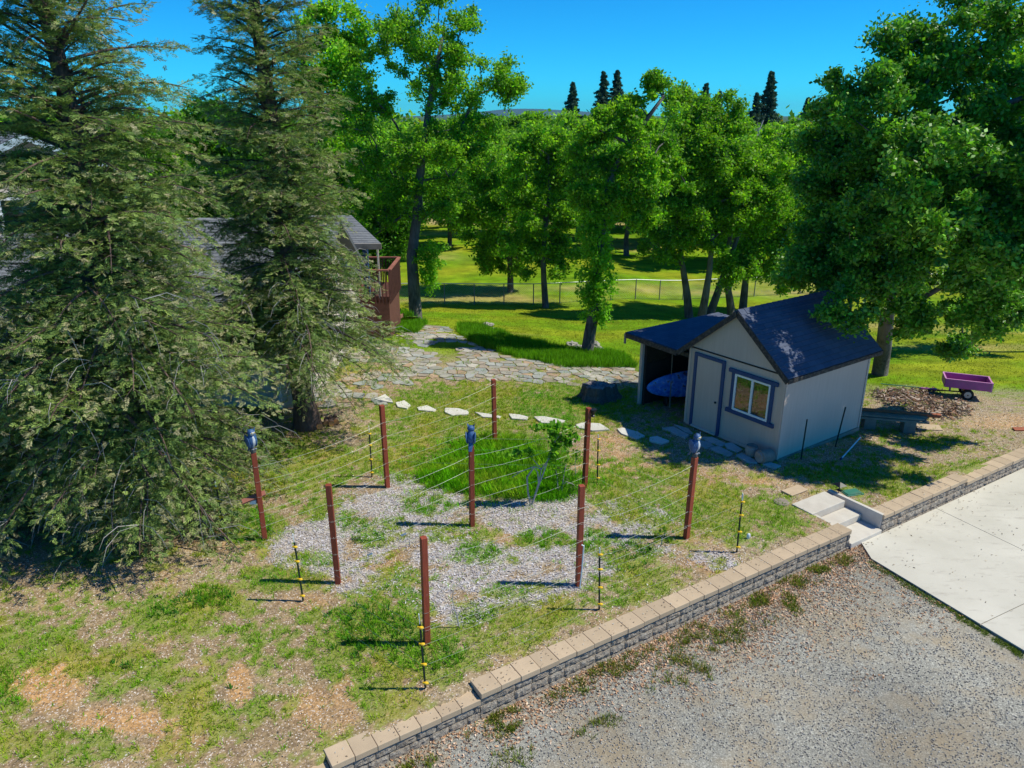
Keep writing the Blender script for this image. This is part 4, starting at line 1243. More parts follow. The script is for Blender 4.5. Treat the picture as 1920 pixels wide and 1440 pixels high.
F1 = [tuple(ground(px, 571)[:2]) for px in (722, 1000)] + [tuple(ground(1280, 562)[:2]), tuple(ground(1500, 551)[:2]), tuple(ground(1800, 548)[:2])]
chain_fence(F1, 1.2, 'chain link fence crossing the lawn just beyond the leaning oak', sp=1.75)
F2 = [(-12, 86), (6, 88), (34, 86)]
chain_fence(F2, 1.3, 'distant chain link fence at the far end of the lawn', mesh=False, sp=3.0)

# ---------------------------------------------------------------- trees
def unit(v):
    return v / (np.linalg.norm(v, axis=-1, keepdims=True) + 1e-9)

def leaves(P, size, rng, up=.6, aspect=.6, D=None):
    n = len(P)
    N = unit(rng.normal(size=(n, 3)) + np.array([0, 0, up]))
    A = rng.normal(size=(n, 3)) if D is None else D + .5 * rng.normal(size=(n, 3))
    U = unit(A - (A * N).sum(1, keepdims=True) * N)
    Vv = np.cross(N, U)
    s = (np.asarray(size) * np.ones(n))[:, None]
    U = U * s; Vv = Vv * s * aspect
    V = np.stack([P - U, P + Vv - .1 * U, P + U, P - Vv - .1 * U], 1).reshape(-1, 3)
    return V

def quads(n):
    return np.arange(4 * n).reshape(n, 4)

def grow_branches(mb, trunk, trad, targets, rng, rmin=.012, sides=6, wig=.12):
    """greedy branching: each target joins the nearest existing node; pipe-model radii"""
    nodes = [np.array(p, float) for p in trunk]; par = list(range(-1, len(trunk) - 1)); base_r = list(trad)
    nt_ = len(trunk)
    top = nodes[-1]
    order = np.argsort([np.min([np.linalg.norm(t_ - q) for q in nodes]) for t_ in targets])
    ends = []
    for ti in order:
        t_ = targets[ti]; N = np.array(nodes)
        d = np.linalg.norm(N - t_, axis=1)
        pen = np.where(N[:, 2] > t_[2] - .05 * d, .9 * d, 0)
        idxs = np.arange(len(N)); pen = pen + np.where(idxs < max(1, nt_ * .35), 1.6 * d, 0)
        k = int(np.argmin(d + pen)); p = N[k]; L = d[k]
        ns = max(1, int(L / .55)); prev = k
        side = unit(rng.normal(size=3))
        for i in range(1, ns + 1):
            f = i / ns
            q = p + (t_ - p) * f + side * wig * L * math.sin(math.pi * f) + np.array([0, 0, .10 * L * math.sin(math.pi * f)]) + rng.normal(size=3) * wig * .35 * min(L, 1)
            if i == ns: q = t_
            nodes.append(q); par.append(prev); prev = len(nodes) - 1
        ends.append(prev)
    cnt = np.zeros(len(nodes))
    for e in ends:
        k = e
        while k >= 0: cnt[k] += 1; k = par[k]
    rad = np.maximum(rmin * np.sqrt(np.maximum(cnt, 1)) * 1.05, rmin)
    for i in range(nt_): rad[i] = max(base_r[i], rad[i] * .6)
    # emit chains
    child = {}
    for i, p in enumerate(par):
        if p >= 0: child.setdefault(p, []).append(i)
    mb.tube([nodes[i] for i in range(nt_)], [rad[i] for i in range(nt_)], 10)
    for i in range(len(nodes)):
        for c_ in child.get(i, []):
            if c_ < nt_: continue
            if i >= nt_ and c_ == max(child[i], key=lambda z_: rad[z_]): continue
            chain = [i, c_]
            while chain[-1] in child:
                chain.append(max(child[chain[-1]], key=lambda z_: rad[z_]))
            rr = [min(rad[chain[1]] * 1.15, rad[i])] + [rad[k] for k in chain[1:]]
            mb.tube([nodes[k] for k in chain], rr, sides, False)
    return nodes

def lob(px, py, rx, ry, Y, dz=1.0):
    c = at(px, py, Y); s = pscale(c)
    return (c.x, c.y, c.z, rx * s, (rx + ry) / 2 * s * dz, ry * s)

def crown_pts(lobes, n, rng, shell=.45):
    vol = np.array([(l[3] * l[4] * l[5]) ** .75 for l in lobes]); vol = vol / vol.sum()
    out = []
    for i in range(n * 3):
        l = lobes[rng.choice(len(lobes), p=vol)]
        d = unit(rng.normal(size=3)); r = (shell ** 3 + (1 - shell ** 3) * rng.random()) ** (1 / 3)
        p = np.array(l[:3]) + d * r * np.array(l[3:6])
        out.append(p)
        if len(out) >= n: break
    return np.array(out)

def oak(name, label, cat, base, trunk, trad, lobes, nclump, cr, nleaf, lsize, c1, c2, seed, mat='oak', group=None, shell=.45, flat=.62, extra=None, twig=5, wig=.12, aspect=.6, bark='bark', ntip=9, spread=.20, make=True):
    rng = np.random.default_rng(seed)
    base = np.array(base, float)
    root = thing(name, label, cat, tuple(base), 0, group)
    lo = [(l[0] - base[0], l[1] - base[1], l[2] - base[2], *l[3:]) for l in lobes]
    tr = [np.array(p, float) - base for p in trunk]
    T = crown_pts(lo, nclump, rng, shell)
    gz = tz(base[0], base[1]) - base[2]
    T[:, 2] = np.maximum(T[:, 2], gz + .5)
    mb = MB()
    # flare at the base
    tr0 = [tr[0] - np.array([0, 0, .3])] + tr; rd = [trad[0] * 1.5] + list(trad)
    grow_branches(mb, tr0, rd, T, rng, wig=wig)
    Ps, Cs, Ss = [], [], []
    c1, c2 = np.array(c1), np.array(c2)
    for t_ in T:
        r = cr * rng.uniform(.7, 1.25)
        tips = unit(rng.normal(size=(ntip, 3))) * (rng.random((ntip, 1)) ** .4) * np.array([r, r, r * flat]) + t_
        for k in range(min(twig, ntip)):
            mb.tube([t_, (t_ + tips[k]) / 2 + rng.normal(size=3) * .05, tips[k]], [.012, .008, .004], 3, False)
        n = nleaf // nclump
        w_ = tips[rng.integers(0, ntip, n)]
        f = rng.random((n, 1)) ** .5
        P = w_ * f + t_ * (1 - f) + rng.normal(size=(n, 3)) * spread * r / .8
        cm = np.clip(rng.normal(.5, .25), 0, 1)
        cc = c1 + (c2 - c1) * np.clip(cm + rng.normal(0, .22, (n, 1)), 0, 1)
        cc = cc * np.exp(rng.normal(0, .28, (n, 1))) * np.exp(rng.normal(0, .08, (n, 3)))
        Ps.append(P); Cs.append(cc)
    if extra is not None:
        for (x, y, z, rx, ry, rz, n) in extra:
            P = rng.normal(size=(n, 3)) * np.array([rx, ry, rz]) * .55 + np.array([x, y, z]) - base
            # pull into small tufts
            kx = P[rng.integers(0, n, max(6, n // 60))]; P = kx[rng.integers(0, len(kx), n)] + rng.normal(size=(n, 3)) * .11
            Ps.append(P); Cs.append((c1 * .4 + c2 * .6) * np.exp(rng.normal(0, .2, (n, 1))) * np.array([1.0, 1.12, .9]))
    P = np.concatenate(Ps); C = np.clip(np.concatenate(Cs), 0, 1)
    V = leaves(P, lsize * rng.uniform(.6, 1.25, len(P)), rng, .7, aspect)
    npmesh('crown', V, quads(len(P)), M[mat], root, {'col': np.repeat(C, 4, 0)})
    tk = mb.build('trunk', M[bark], root, True)
    return root

G1, G2 = (.115, .28, .018), (.27, .50, .028)       # spring oak green
D1, D2 = (.075, .22, .018), (.18, .40, .026)     # dark glossy oak

def trunkpx(pts, Y, r0, r1, Yend=None):
    out = []; n = len(pts)
    b0 = ground(*pts[0])
    Y = b0.y if Y is None else Y
    for i, p in enumerate(pts):
        q = b0 if i == 0 else at(p[0], p[1], Y + ((Yend or Y) - Y) * i / (n - 1))
        out.append(np.array(q))
    return b0, out, list(np.linspace(r0, r1, n))

# tall oak behind the patio
b0, tr, rd = trunkpx([(780, 598), (776, 540), (772, 480), (780, 420), (786, 340), (795, 270), (802, 215), (815, 140), (830, 70)], None, .30, .07)
Y = b0.y
oak('oak_tree', 'tall open crowned oak with bare dark limbs standing at the rear left of the patio', 'oak tree', b0, tr, rd,
    [lob(*a) for a in [(800, 40, 110, 75, Y), (745, 110, 85, 60, Y), (720, 170, 70, 50, Y + 1), (880, 150, 90, 50, Y), (950, 135, 38, 35, Y - .5), (960, 165, 25, 22, Y), (870, 215, 80, 35, Y), (700, 250, 90, 90, Y + 1), (860, 80, 40, 55, Y),
                        (820, 300, 100, 60, Y - 1), (730, 350, 80, 70, Y + 1), (700, 430, 50, 60, Y), (850, 260, 70, 50, Y), (800, 370, 60, 50, Y), (900, 270, 45, 45, Y)]],
    230, .50, 70000, .070, G1, G2, 1, extra=[(*at(800, 510, Y - .3), .35, .4, 1.1, 1500), (*at(815, 480, Y - .3), .3, .3, .8, 800), (*at(755, 590, Y), .4, .3, .3, 300)], shell=.3, group='oaks around the lawn')
# leaning oak with leafy trunk
b0, tr, rd = trunkpx([(1100, 665), (1106, 625), (1114, 580), (1118, 520), (1126, 450), (1132, 390), (1150, 320), (1180, 270), (1215, 220), (1245, 180)], None, .24, .05)
Y = b0.y
oak('oak_tree', 'leaning oak with leaf sprouts wrapped around its trunk, nearest to the shed lean-to', 'oak tree', b0, tr, rd,
    [lob(*a) for a in [(1235, 165, 45, 28, Y), (1262, 140, 20, 16, Y), (1190, 215, 60, 35, Y), (1130, 230, 50, 35, Y), (1100, 290, 55, 40, Y), (1230, 260, 60, 55, Y + 1), (1180, 330, 75, 50, Y), (1110, 370, 55, 40, Y), (1260, 330, 40, 45, Y + 1), (1200, 400, 45, 35, Y)]],
    130, .38, 38000, .068, G1, G2, 2, extra=[(*at(1116, 540, Y - .15), .42, .4, .8, 2600), (*at(1122, 470, Y - .15), .6, .4, .8, 2600), (*at(1120, 590, Y - .1), .3, .3, .5, 900), (*at(1115, 410, Y), .7, .5, .6, 1800)], shell=.25, group='oaks around the lawn')
# two small lawn oaks
b0, tr, rd = trunkpx([(1023, 577), (1020, 530), (1018, 480), (1024, 420), (1030, 350), (1028, 290)], None, .2, .05); Y = b0.y
oak('oak_tree', 'slim lawn oak with dark trunk standing right at the chain link fence', 'oak tree', b0, tr, rd,
    [lob(*a) for a in [(1030, 270, 60, 35, Y), (1060, 320, 55, 50, Y), (990, 330, 55, 60, Y), (1040, 400, 60, 50, Y), (990, 440, 50, 50, Y), (1050, 470, 35, 35, Y), (1020, 500, 45, 22, Y)]],
    110, .6, 38000, .095, G1, G2, 3, shell=.3, group='oaks around the lawn')
b0, tr, rd = trunkpx([(957, 547), (957, 500), (952, 460), (945, 400), (940, 340)], None, .22, .06); Y = b0.y
oak('oak_tree', 'bushy lawn oak beyond the chain link fence, left of the slim one', 'oak tree', b0, tr, rd,
    [lob(*a) for a in [(930, 310, 60, 40, Y), (900, 370, 50, 50, Y), (955, 390, 60, 55, Y), (915, 440, 50, 45, Y), (970, 450, 45, 45, Y), (950, 490, 60, 25, Y), (890, 480, 25, 22, Y)]],
    110, .7, 40000, .10, G1, G2, 4, shell=.3, group='oaks around the lawn')
# cluster behind the shed
cl = [([(1292, 596), (1288, 550), (1280, 500), (1270, 440), (1262, 380)], [(1260, 330, 70, 60), (1230, 400, 50, 50), (1290, 400, 60, 50), (1250, 470, 50, 40), (1300, 270, 60, 50)], 'dark trunked oak behind the lean-to, leftmost of the cluster'),
      ([(1314, 602), (1322, 560), (1330, 510), (1335, 450), (1340, 380)], [(1340, 230, 60, 60), (1330, 300, 70, 60), (1350, 380, 60, 60), (1330, 450, 60, 40)], 'pale trunked oak behind the lean-to roof'),
      ([(1330, 592), (1345, 550), (1362, 500), (1385, 440), (1400, 390)], [(1400, 330, 60, 60), (1420, 420, 60, 50), (1390, 480, 50, 40), (1290, 200, 40, 40)], 'oak with trunk leaning right, in the cluster behind the shed'),
      ([(1372, 592), (1368, 560), (1362, 525), (1366, 460), (1375, 400)], [(1370, 330, 60, 55), (1400, 400, 50, 50), (1440, 350, 60, 60), (1370, 500, 40, 30)], 'thin curved oak just left of the shed ridge'),
      ([(1392, 586), (1396, 545), (1400, 505), (1430, 440), (1450, 380)], [(1470, 300, 60, 60), (1460, 390, 60, 60), (1500, 440, 60, 50), (1440, 480, 50, 40), (1480, 520, 40, 30)], 'forked oak directly behind the shed ridge')]
for i, (tp_, lb_, lab) in enumerate(cl):
    b0, tr, rd = trunkpx(tp_, None, .24, .06); Y = b0.y
    oak('oak_tree', lab, 'oak tree', b0, tr, rd, [lob(*a, Y + (i % 3) - 1) for a in lb_], 90, .62, 32000, .09, tuple(x * .95 for x in G1), tuple(x * .9 for x in G2), 10 + i, shell=.3, group='oak cluster behind the shed')

# big glossy oak right of the shed
b0, tr, rd = trunkpx([(1649, 702), (1657, 650), (1662, 600), (1668, 540), (1690, 460), (1710, 370), (1730, 280), (1745, 200)], None, .27, .10, b0.y if False else 19.8); Y = 20.0
oak('oak_tree', 'huge dark glossy leaved oak overhanging the shed roof on the right', 'oak tree', b0, tr, rd,
    [lob(*a) for a in [(1640, 210, 115, 95, Y), (1720, 130, 105, 85, Y), (1800, 65, 110, 80, Y), (1890, 60, 90, 90, Y - 1), (1585, 300, 90, 75, Y + 1), (1550, 360, 70, 70, Y + 1), (1560, 450, 85, 80, Y + .6), (1610, 520, 90, 60, Y + .2), (1700, 330, 130, 110, Y - 1.5), (1820, 250, 120, 110, Y - 1),
                        (1700, 450, 125, 100, Y - 1), (1640, 400, 100, 90, Y), (1830, 420, 120, 100, Y - 2), (1900, 340, 80, 100, Y - 3), (1650, 590, 70, 40, Y + .3), (1760, 560, 110, 70, Y - .5), (1800, 640, 55, 38, Y + 0), (1860, 560, 80, 70, Y - 1), (1520, 500, 50, 50, Y + 1.5), (1990, 300, 120, 180, Y - 3), (2020, 80, 120, 120, Y - 2), (1980, 520, 90, 90, Y - 2),
                        (1600, 570, 60, 36, 17.9), (1560, 545, 35, 28, 18.2), (1640, 610, 40, 22, 17.8), (1760, 330, 110, 100, Y - 3), (1880, 470, 90, 70, Y - 3.5), (2060, 420, 110, 110, Y - 4), (2100, 250, 120, 120, Y - 4)]],
    350, .56, 260000, .064, D1, D2, 20, mat='glossy', shell=.3, flat=.7, ntip=12, spread=.14, group='oaks around the lawn')
b0, tr, rd = trunkpx([(1950, 660), (1955, 560), (1950, 400)], None, .2, .07); Y = b0.y
oak('oak_tree', 'bright green tree at the right edge behind the huge glossy oak', 'oak tree', b0, tr, rd,
    [lob(*a) for a in [(1920, 240, 80, 60, Y), (1930, 360, 70, 70, Y), (1980, 140, 90, 80, Y), (1940, 500, 60, 80, Y)]], 50, .9, 20000, .12, G1, G2, 25, shell=.3)

# trees on the left beyond the house
left = [((650, 575), 38, [(640, 70, 60, 60), (610, 160, 60, 70), (650, 230, 70, 70), (620, 320, 80, 70), (670, 400, 50, 50), (560, 60, 50, 50)], 'pale leaved oak rising between the right redwood and the tall patio oak', G1, tuple(x * 1.15 for x in G2)),
        ((690, 540), 42, [(690, 420, 50, 50), (640, 480, 60, 40), (720, 470, 40, 40), (700, 360, 60, 50), (740, 400, 35, 60)], 'low dense tree right behind the deck railing', D1, G1),
        ((420, 560), 34, [(400, 250, 55, 60), (430, 330, 60, 60), (400, 400, 60, 60)], 'dark tree seen in the gap between the two redwoods', D1, G1),
        ((330, 520), 44, [(300, 270, 70, 40), (340, 330, 80, 60), (240, 300, 60, 50), (380, 380, 50, 50)], 'bright oak over the house roof behind the left redwood', G1, G2),
        ((120, 500), 52, [(100, 240, 90, 35), (30, 250, 70, 35), (190, 270, 60, 40), (150, 320, 100, 40)], 'oak canopy over the house at the far left', G1, G2)]
for i, (bp_, Yt, lb_, lab, ca, cb) in enumerate(left):
    bb = at(bp_[0], 600, Yt); bz = tz(bb.x, bb.y); b0 = Vector((bb.x, bb.y, bz))
    mid = at(lb_[-1][0], lb_[-1][1], Yt); top = at(lb_[0][0], lb_[0][1] + 20, Yt)
    oak('oak_tree', lab, 'oak tree', b0, [np.array(b0), np.array(b0.lerp(mid, .6)), np.array(mid), np.array(top)], [.26, .2, .14, .06], [lob(*a, Yt) for a in lb_], 95, .75, 36000, .10, ca, cb, 40 + i, shell=.3)

# mid-distance trees: three builds, copied
rngm = np.random.default_rng(77)
protos = []
def dup(root, loc, rz, sc, label, group):
    r = root.copy(); COL.objects.link(r); r.location = loc; r.rotation_euler = (0, 0, rz); r.scale = (sc, sc, sc)
    r['label'] = label; r['group'] = group
    for ch in list(root.children):
        c = ch.copy(); COL.objects.link(c); c.parent = r
    return r
GM = 'oaks beyond the lawn'
mids = [((-27, 70), 1.05, 'oak in the tree line beyond the left redwood, far left'), ((-20, 62), .95, 'oak in the tree line seen just right of the left redwood'), ((-13.5, 66), 1.0, 'oak in the tree line seen just right of the right redwood'),
        ((-9.5, 58), .85, 'oak by the far fence, left behind the tall patio oak'), ((-5.5, 66), .8, 'oak at the far lawn end seen right of the tall patio oak trunk'), ((-11, 84), 1.1, 'oak beyond the far fence seen over the deck'),
        ((-2, 96), 1.1, 'oak on the dry bank behind the bushy lawn oak'), ((4.5, 100), 1.1, 'oak on the dry bank behind the slim lawn oak'), ((10.5, 92), 1.0, 'oak on the dry bank left of the leaning oak crown'),
        ((9.5, 62), .9, 'lawn oak seen left of the cluster behind the shed'), ((17, 58), 1.0, 'lawn oak seen behind the cluster, nearest the shed ridge'), ((21, 72), 1.1, 'tall rounded oak with smooth crown left of the twin conifers'),
        ((27, 66), 1.0, 'oak behind the shed roof, far side of the lawn'), ((33, 74), 1.1, 'oak at the far right of the lawn behind the glossy oak'), ((15, 84), 1.15, 'oak with high crown behind the leaning oak top'),
        ((36, 60), 1.0, 'oak at the lawn side right of the huge glossy oak trunk'), ((29, 90), 1.1, 'oak below the twin conifers'), ((-20, 92), 1.15, 'far oak showing between the two redwoods'), ((44, 80), 1.1, 'far oak at the right edge beyond the lawn'), ((-38, 86), 1.1, 'far oak behind the gabled house'),
        ((-.5, 76), 1.05, 'oak between the bushy and slim lawn oaks, farther off'), ((6.5, 74), 1.0, 'oak in the gap right of the slim lawn oak'),
        ((13, 70), 1.05, 'oak behind the leaning oak crown, right side'), ((23, 56), .95, 'oak between the shed cluster and the huge glossy oak'),
        ((-15, 76), 1.1, 'oak above the deck roof in the far tree line'), ((20, 96), 1.25, 'tall oak behind the rounded one, below the conifer tops'), ((38, 98), 1.2, 'oak in the far line under the thin conifer top'),
        ((-6, 104), 1.25, 'oak on the skyline just right of the tall patio oak'), ((3, 112), 1.3, 'oak on the skyline left of the lone conifer'), ((11, 106), 1.2, 'oak on the skyline under the lone conifer'), ((25, 108), 1.3, 'oak on the skyline left of the tallest conifer')]
for i, ((x, y), sc, lab) in enumerate(mids):
    z = tz(x, y); v_ = i % 3
    if len(protos) < 3:
        rr_ = np.random.default_rng(100 + i)
        lbs = [(rr_.uniform(-3.2, 3.2), rr_.uniform(-3.2, 3.2), rr_.uniform(2.6, 8.2), rr_.uniform(1.8, 3.0), rr_.uniform(1.8, 3.0), rr_.uniform(1.3, 2.2)) for _ in range(13)] + [(0, 0, 8.2, 1.8, 1.8, 1.2)]
        lbs = [(a + x, b2 + y, c_ + z, d_, e_, f_) for a, b2, c_, d_, e_, f_ in lbs]
        tr = [np.array([x, y, z]), np.array([x + .1, y, z + 1.6]), np.array([x - .2, y + .1, z + 3.6]), np.array([x + .1, y, z + 6.2])]
        r_ = oak('oak_tree', lab, 'oak tree', (x, y, z), tr, [.28, .22, .17, .06], lbs, 170, .85, 44000, .15, G1, G2, 200 + i, shell=.35, group=GM, twig=2)
        r_.scale = (sc,) * 3; protos.append(r_)
    else:
        dup(protos[v_], (x, y, z), i * 1.7, sc, lab, GM)

# dead tree right of the twin conifers
b0 = Vector((*at(1418, 300, 70)[:2], 0)); b0.z = tz(b0.x, b0.y)
s = thing('dead_tree', 'bare grey dead tree left of the huge glossy oak crown', 'dead tree', b0)
m = MB(); rn = random.Random(5)
tip = [(1395, 255), (1405, 245), (1420, 240), (1432, 225), (1440, 250), (1385, 262), (1450, 262), (1425, 262)]
cpt = at(1417, 275, 70) - b0
m.tube([(0, 0, -.2), cpt * .5, cpt], [.25, .2, .14], 8)
for q in tip:
    e = at(q[0], q[1], 70 + rn.uniform(-1, 1)) - b0; md = cpt.lerp(e, .5) + Vector((rn.uniform(-.3, .3), 0, rn.uniform(-.2, .3)))
    m.tube([cpt, md, e], [.11, .07, .03], 5)
    for k in range(3): m.tube([md.lerp(e, .3 * k), md.lerp(e, .3 * k) + Vector((rn.uniform(-.6, .6), 0, rn.uniform(.1, .6)))], [.035, .015], 4)
m.build('trunk', M['dead'], s)

# ---- conifers
def spruce_mesh(H_, R_, seed, n=9000):
    rng = np.random.default_rng(seed)
    P, D = [], []
    mb = MB(); mb.tube([(0, 0, 0), (0, 0, H_)], [.25, .03], 6)
    nb = 130
    for i in range(nb):
        f = (i + .5) / nb; z = H_ * (.12 + .88 * f); a = i * 2.4 + rng.uniform(-.3, .3)
        L = R_ * (1 - f) ** .8 * rng.uniform(.35, 1.15) + .15
        k = n // nb; u = rng.random(k) ** .7
        d = np.array([math.cos(a), math.sin(a), 0])
        p = np.stack([d[0] * L * u, d[1] * L * u, z + L * (.10 - .55 * u * (1 - .5 * u))], 1) + rng.normal(size=(k, 3)) * np.array([.16, .16, .12]) * (.5 + L * .3)
        P.append(p); D.append(np.tile(d, (k, 1)))
    return np.concatenate(P), np.concatenate(D), mb
sp_proto = None
GC = 'tall dark conifers on the skyline'
con = [((1074, 155), 120, 'lone dark conifer on the skyline left of the leaning oak top'), ((1132, 135), 120, 'left one of the conifer pair rising behind the leaning oak'), ((1158, 133), 124, 'right one of the conifer pair rising behind the leaning oak'),
       ((1325, 157), 110, 'conifer top peeping over the rounded oak right of centre'), ((1350, 172), 116, 'small conifer top right of the rounded oak'), ((1447, 135), 100, 'tallest skyline conifer, left of the huge glossy oak'), ((1420, 175), 98, 'shorter dark conifer leaning on the tallest one'),
       ((1516, 184), 110, 'thin conifer top just touching the glossy oak crown')]
for i, (p, Yc, lab) in enumerate(con):
    T = at(p[0], p[1], Yc); z = tz(T.x, T.y); H_ = T.z - z
    if sp_proto is None:
        P, D, mb = spruce_mesh(18.0, 4.6, 3, 22000)
        rng = np.random.default_rng(5)
        root = thing('conifer_tree', lab, 'conifer', (T.x, T.y, z), 0, GC)
        V = leaves(P, .20 * rng.uniform(.6, 1.3, len(P)), rng, .4, .4, D)
        npmesh('crown', V, quads(len(P)), M['needle'], root, {'col': np.repeat(np.array([.05, .105, .07]) * np.exp(rng.normal(0, .25, (len(P), 1))), 4, 0)})
        mb.build('trunk', M['redbark'], root); sp_proto = root
    else:
        root = dup(sp_proto, (T.x, T.y, z), i * 1.3, 1, lab, GC)
    k = H_ / 18.0; root.scale = (k * .9, k * .9, k)

# ---- redwoods near left
def redwood(label, base, H_, Rmax, seed, nb=150, zlow=.3, Rtop=.5, lean=(0, 0), azw=None, tr=.26, bulge=0):
    rng = np.random.default_rng(seed); base = Vector(base)
    root = thing('redwood_tree', label, 'redwood tree', base, 0, 'redwoods on the left')
    mb = MB(); dead = MB()
    zz = np.linspace(-.3, H_, 16)
    ax = lambda z: np.array([lean[0] * z + .06 * math.sin(z * .9 + seed), lean[1] * z + .05 * math.cos(z * .8), z])
    mb.tube([ax(z) for z in zz], [tr * (1 - z / (H_ + .6)) ** .85 + (.14 if z < 0 else 0) + .015 for z in np.maximum(zz, -.3)], 12)
    PS, DS, LS, CS_, VB = [], [], [], [], []
    for i in range(nb):
        f = ((i + rng.random()) / nb); z = zlow + (H_ - zlow) * f ** 1.22
        fz = z / H_
        L = (Rmax * min(1, 1.14 * (1 - fz) ** .68 + .04) + Rtop * .2) * rng.uniform(.62, 1.12)
        a = i * 2.399 + rng.uniform(-.5, .5)
        L *= min(1, .55 + .45 * z / 1.8) * (1 + bulge * math.exp(-((z - 2.8) / .7) ** 2))
        if azw is not None and rng.random() < azw[1]: a = azw[0] + rng.normal(0, .9)
        d = np.array([math.cos(a), math.sin(a), 0]); sd_ = np.array([-d[1], d[0], 0])
        rise = .15 + .75 * fz + rng.uniform(-.25, .3); droop = (.22 + .42 * (1 - fz)) * rng.uniform(.6, 1.3)
        o = ax(z)
        def bp(u): return o + d * L * u * .97 + np.array([0, 0, L * (rise * u - droop * u * u)]) + sd_ * .10 * L * math.sin(2.2 * u + i)
        us = np.linspace(0, 1, 7); pts = [bp(u) for u in us]
        if z < 2.5:
            for q in pts: q[2] = max(q[2], .08 + .05 * rng.random())
        mb.tube(pts, [max(.006, (.014 + .012 * L) * (1 - u * .85)) for u in us], 5, False)
        ns = max(5, int(L / .085))
        for k in range(ns):
            u = .10 + .90 * (k + rng.random()) / ns
            sg = 1 if k % 2 else -1
            iu = min(5, int(u * 6)); fu = u * 6 - iu; p = pts[iu] * (1 - fu) + pts[iu + 1] * fu
            bd_ = unit(pts[iu + 1] - pts[iu])
            sl_ = L * .42 * (1 - u * .72) * rng.uniform(.5, 1.1) + .16
            sl_ = min(sl_, .75)
            dirn = unit(bd_ * rng.uniform(.5, .9) + sd_ * sg * rng.uniform(.5, 1.0) + np.array([0, 0, rng.uniform(-.45, .40)]))
            nn = max(3, int(sl_ / .075))
            tt = (np.arange(nn) + rng.random(nn)) / nn
            q = p + dirn * (sl_ * tt)[:, None] + np.array([0, 0, -1]) * (.28 * sl_ * tt ** 2)[:, None]
            lat = unit(np.cross(dirn, np.array([0, 0, 1.0])))
            sgn = np.where(np.arange(nn) % 2, 1, -1)[:, None]
            bl = (.13 + .12 * rng.random(nn)) * (1 - .35 * tt)
            bdir = unit(dirn * .8 + lat * sgn * .75 + rng.normal(0, .22, (nn, 3)) + np.array([0, 0, -.12]))
            VB.append(np.clip(np.full(nn, rng.normal(.45, .3)) + rng.normal(0, .15, nn), 0, 1))
            PS.append(q); DS.append(bdir); LS.append(bl)
            tip = (tt * u > .35) & (rng.random(nn) < .5)
            CS_.append(np.where(tip, 1.0, 0.0) * rng.uniform(.5, 1, nn))
            if rng.random() < .35: mb.tube([p, p + dirn * sl_ * .7], [.006, .003], 3, False)
        if z < 4.6 and rng.random() < .85:
            for k in range(5):
                u = rng.uniform(.45, 1); iu = min(5, int(u * 6)); p = pts[iu]
                dd = unit(d * rng.uniform(.2, 1) + sd_ * rng.normal(0, .7) + np.array([0, 0, rng.uniform(-.2, .25)])); ll = rng.uniform(.35, .9)
                dead.tube([p, p + dd * ll * .5 + np.array([0, 0, .03]), p + dd * ll * .85 - np.array([0, 0, ll * .18]), p + dd * ll - np.array([0, 0, ll * .45])], [.007, .006, .005, .002], 3, False)
    P, D, Lb, Cc = np.concatenate(PS), np.concatenate(DS), np.concatenate(LS), np.concatenate(CS_)
    # each branchlet: axis with needle strips on both sides
    K = 6; n = len(P); rngn = np.random.default_rng(seed + 9)
    Vs, Cl = [], []
    up = unit(np.array([0, 0, 1.0]) + rngn.normal(0, .75, (n, 3)))
    lat = unit(np.cross(D, up))
    cg1, cg2, ct = np.array([.13, .22, .06]), np.array([.29, .38, .095]), np.array([.44, .36, .24])
    vb = np.concatenate(VB)[:, None]; base_c = cg1 + (cg2 - cg1) * vb
    base_c = base_c + (ct - base_c) * (Cc * .8)[:, None]
    for k in range(K):
        for sg in (-1, 1):
            f = (k + .5 + .3 * sg * .5) / K
            s0 = P + D * (Lb * f)[:, None]
            dd = unit(D * .75 + lat * sg * (.75 - .3 * f) + rngn.normal(0, .14, (n, 3)))
            ln = (.070 * (1.15 - .5 * f) * rngn.uniform(.7, 1.25, n))[:, None]
            wv = unit(np.cross(dd, up)) * .0088
            e = s0 + dd * ln
            Vs.append(np.stack([s0 - wv * .6, s0 + dd * ln * .5 - wv, e, s0 + dd * ln * .5 + wv], 1).reshape(-1, 3))
            Cl.append(np.repeat(np.clip(base_c * np.exp(rngn.normal(0, .18, (n, 1))), 0, 1), 4, 0))
    V = np.concatenate(Vs)
    npmesh('foliage', V, quads(len(V) // 4), M['needle'], root, {'col': np.concatenate(Cl)})
    mb.build('trunk', M['redbark'], root, True)
    dead.build('dead_twigs', M['dead'], root)
    print('redwood quads', len(V) // 4)
    return root
gA = ground(275, 975); gB = ground(573, 802)
redwood('nearest big redwood at the left, its low sprays sweeping the ground', gA, 14.0, 2.6, 1, 380, .5, lean=(-.010, 0))
redwood('second redwood with bare lower trunk, right of the big one, before the deck', gB, 14.5, 2.1, 2, 360, 2.2, lean=(-.012, 0), tr=.28, bulge=.35)
redwood('redwood cut by the left edge of the frame', (-10.6, 13.2, 0), 7.6, 2.5, 3, 150, .3)
redwood('smaller redwood between the two big ones, before the grey house roof', (-8.9, 16.6, 0), 8.3, 2.1, 4, 150, 2.4, tr=.2)

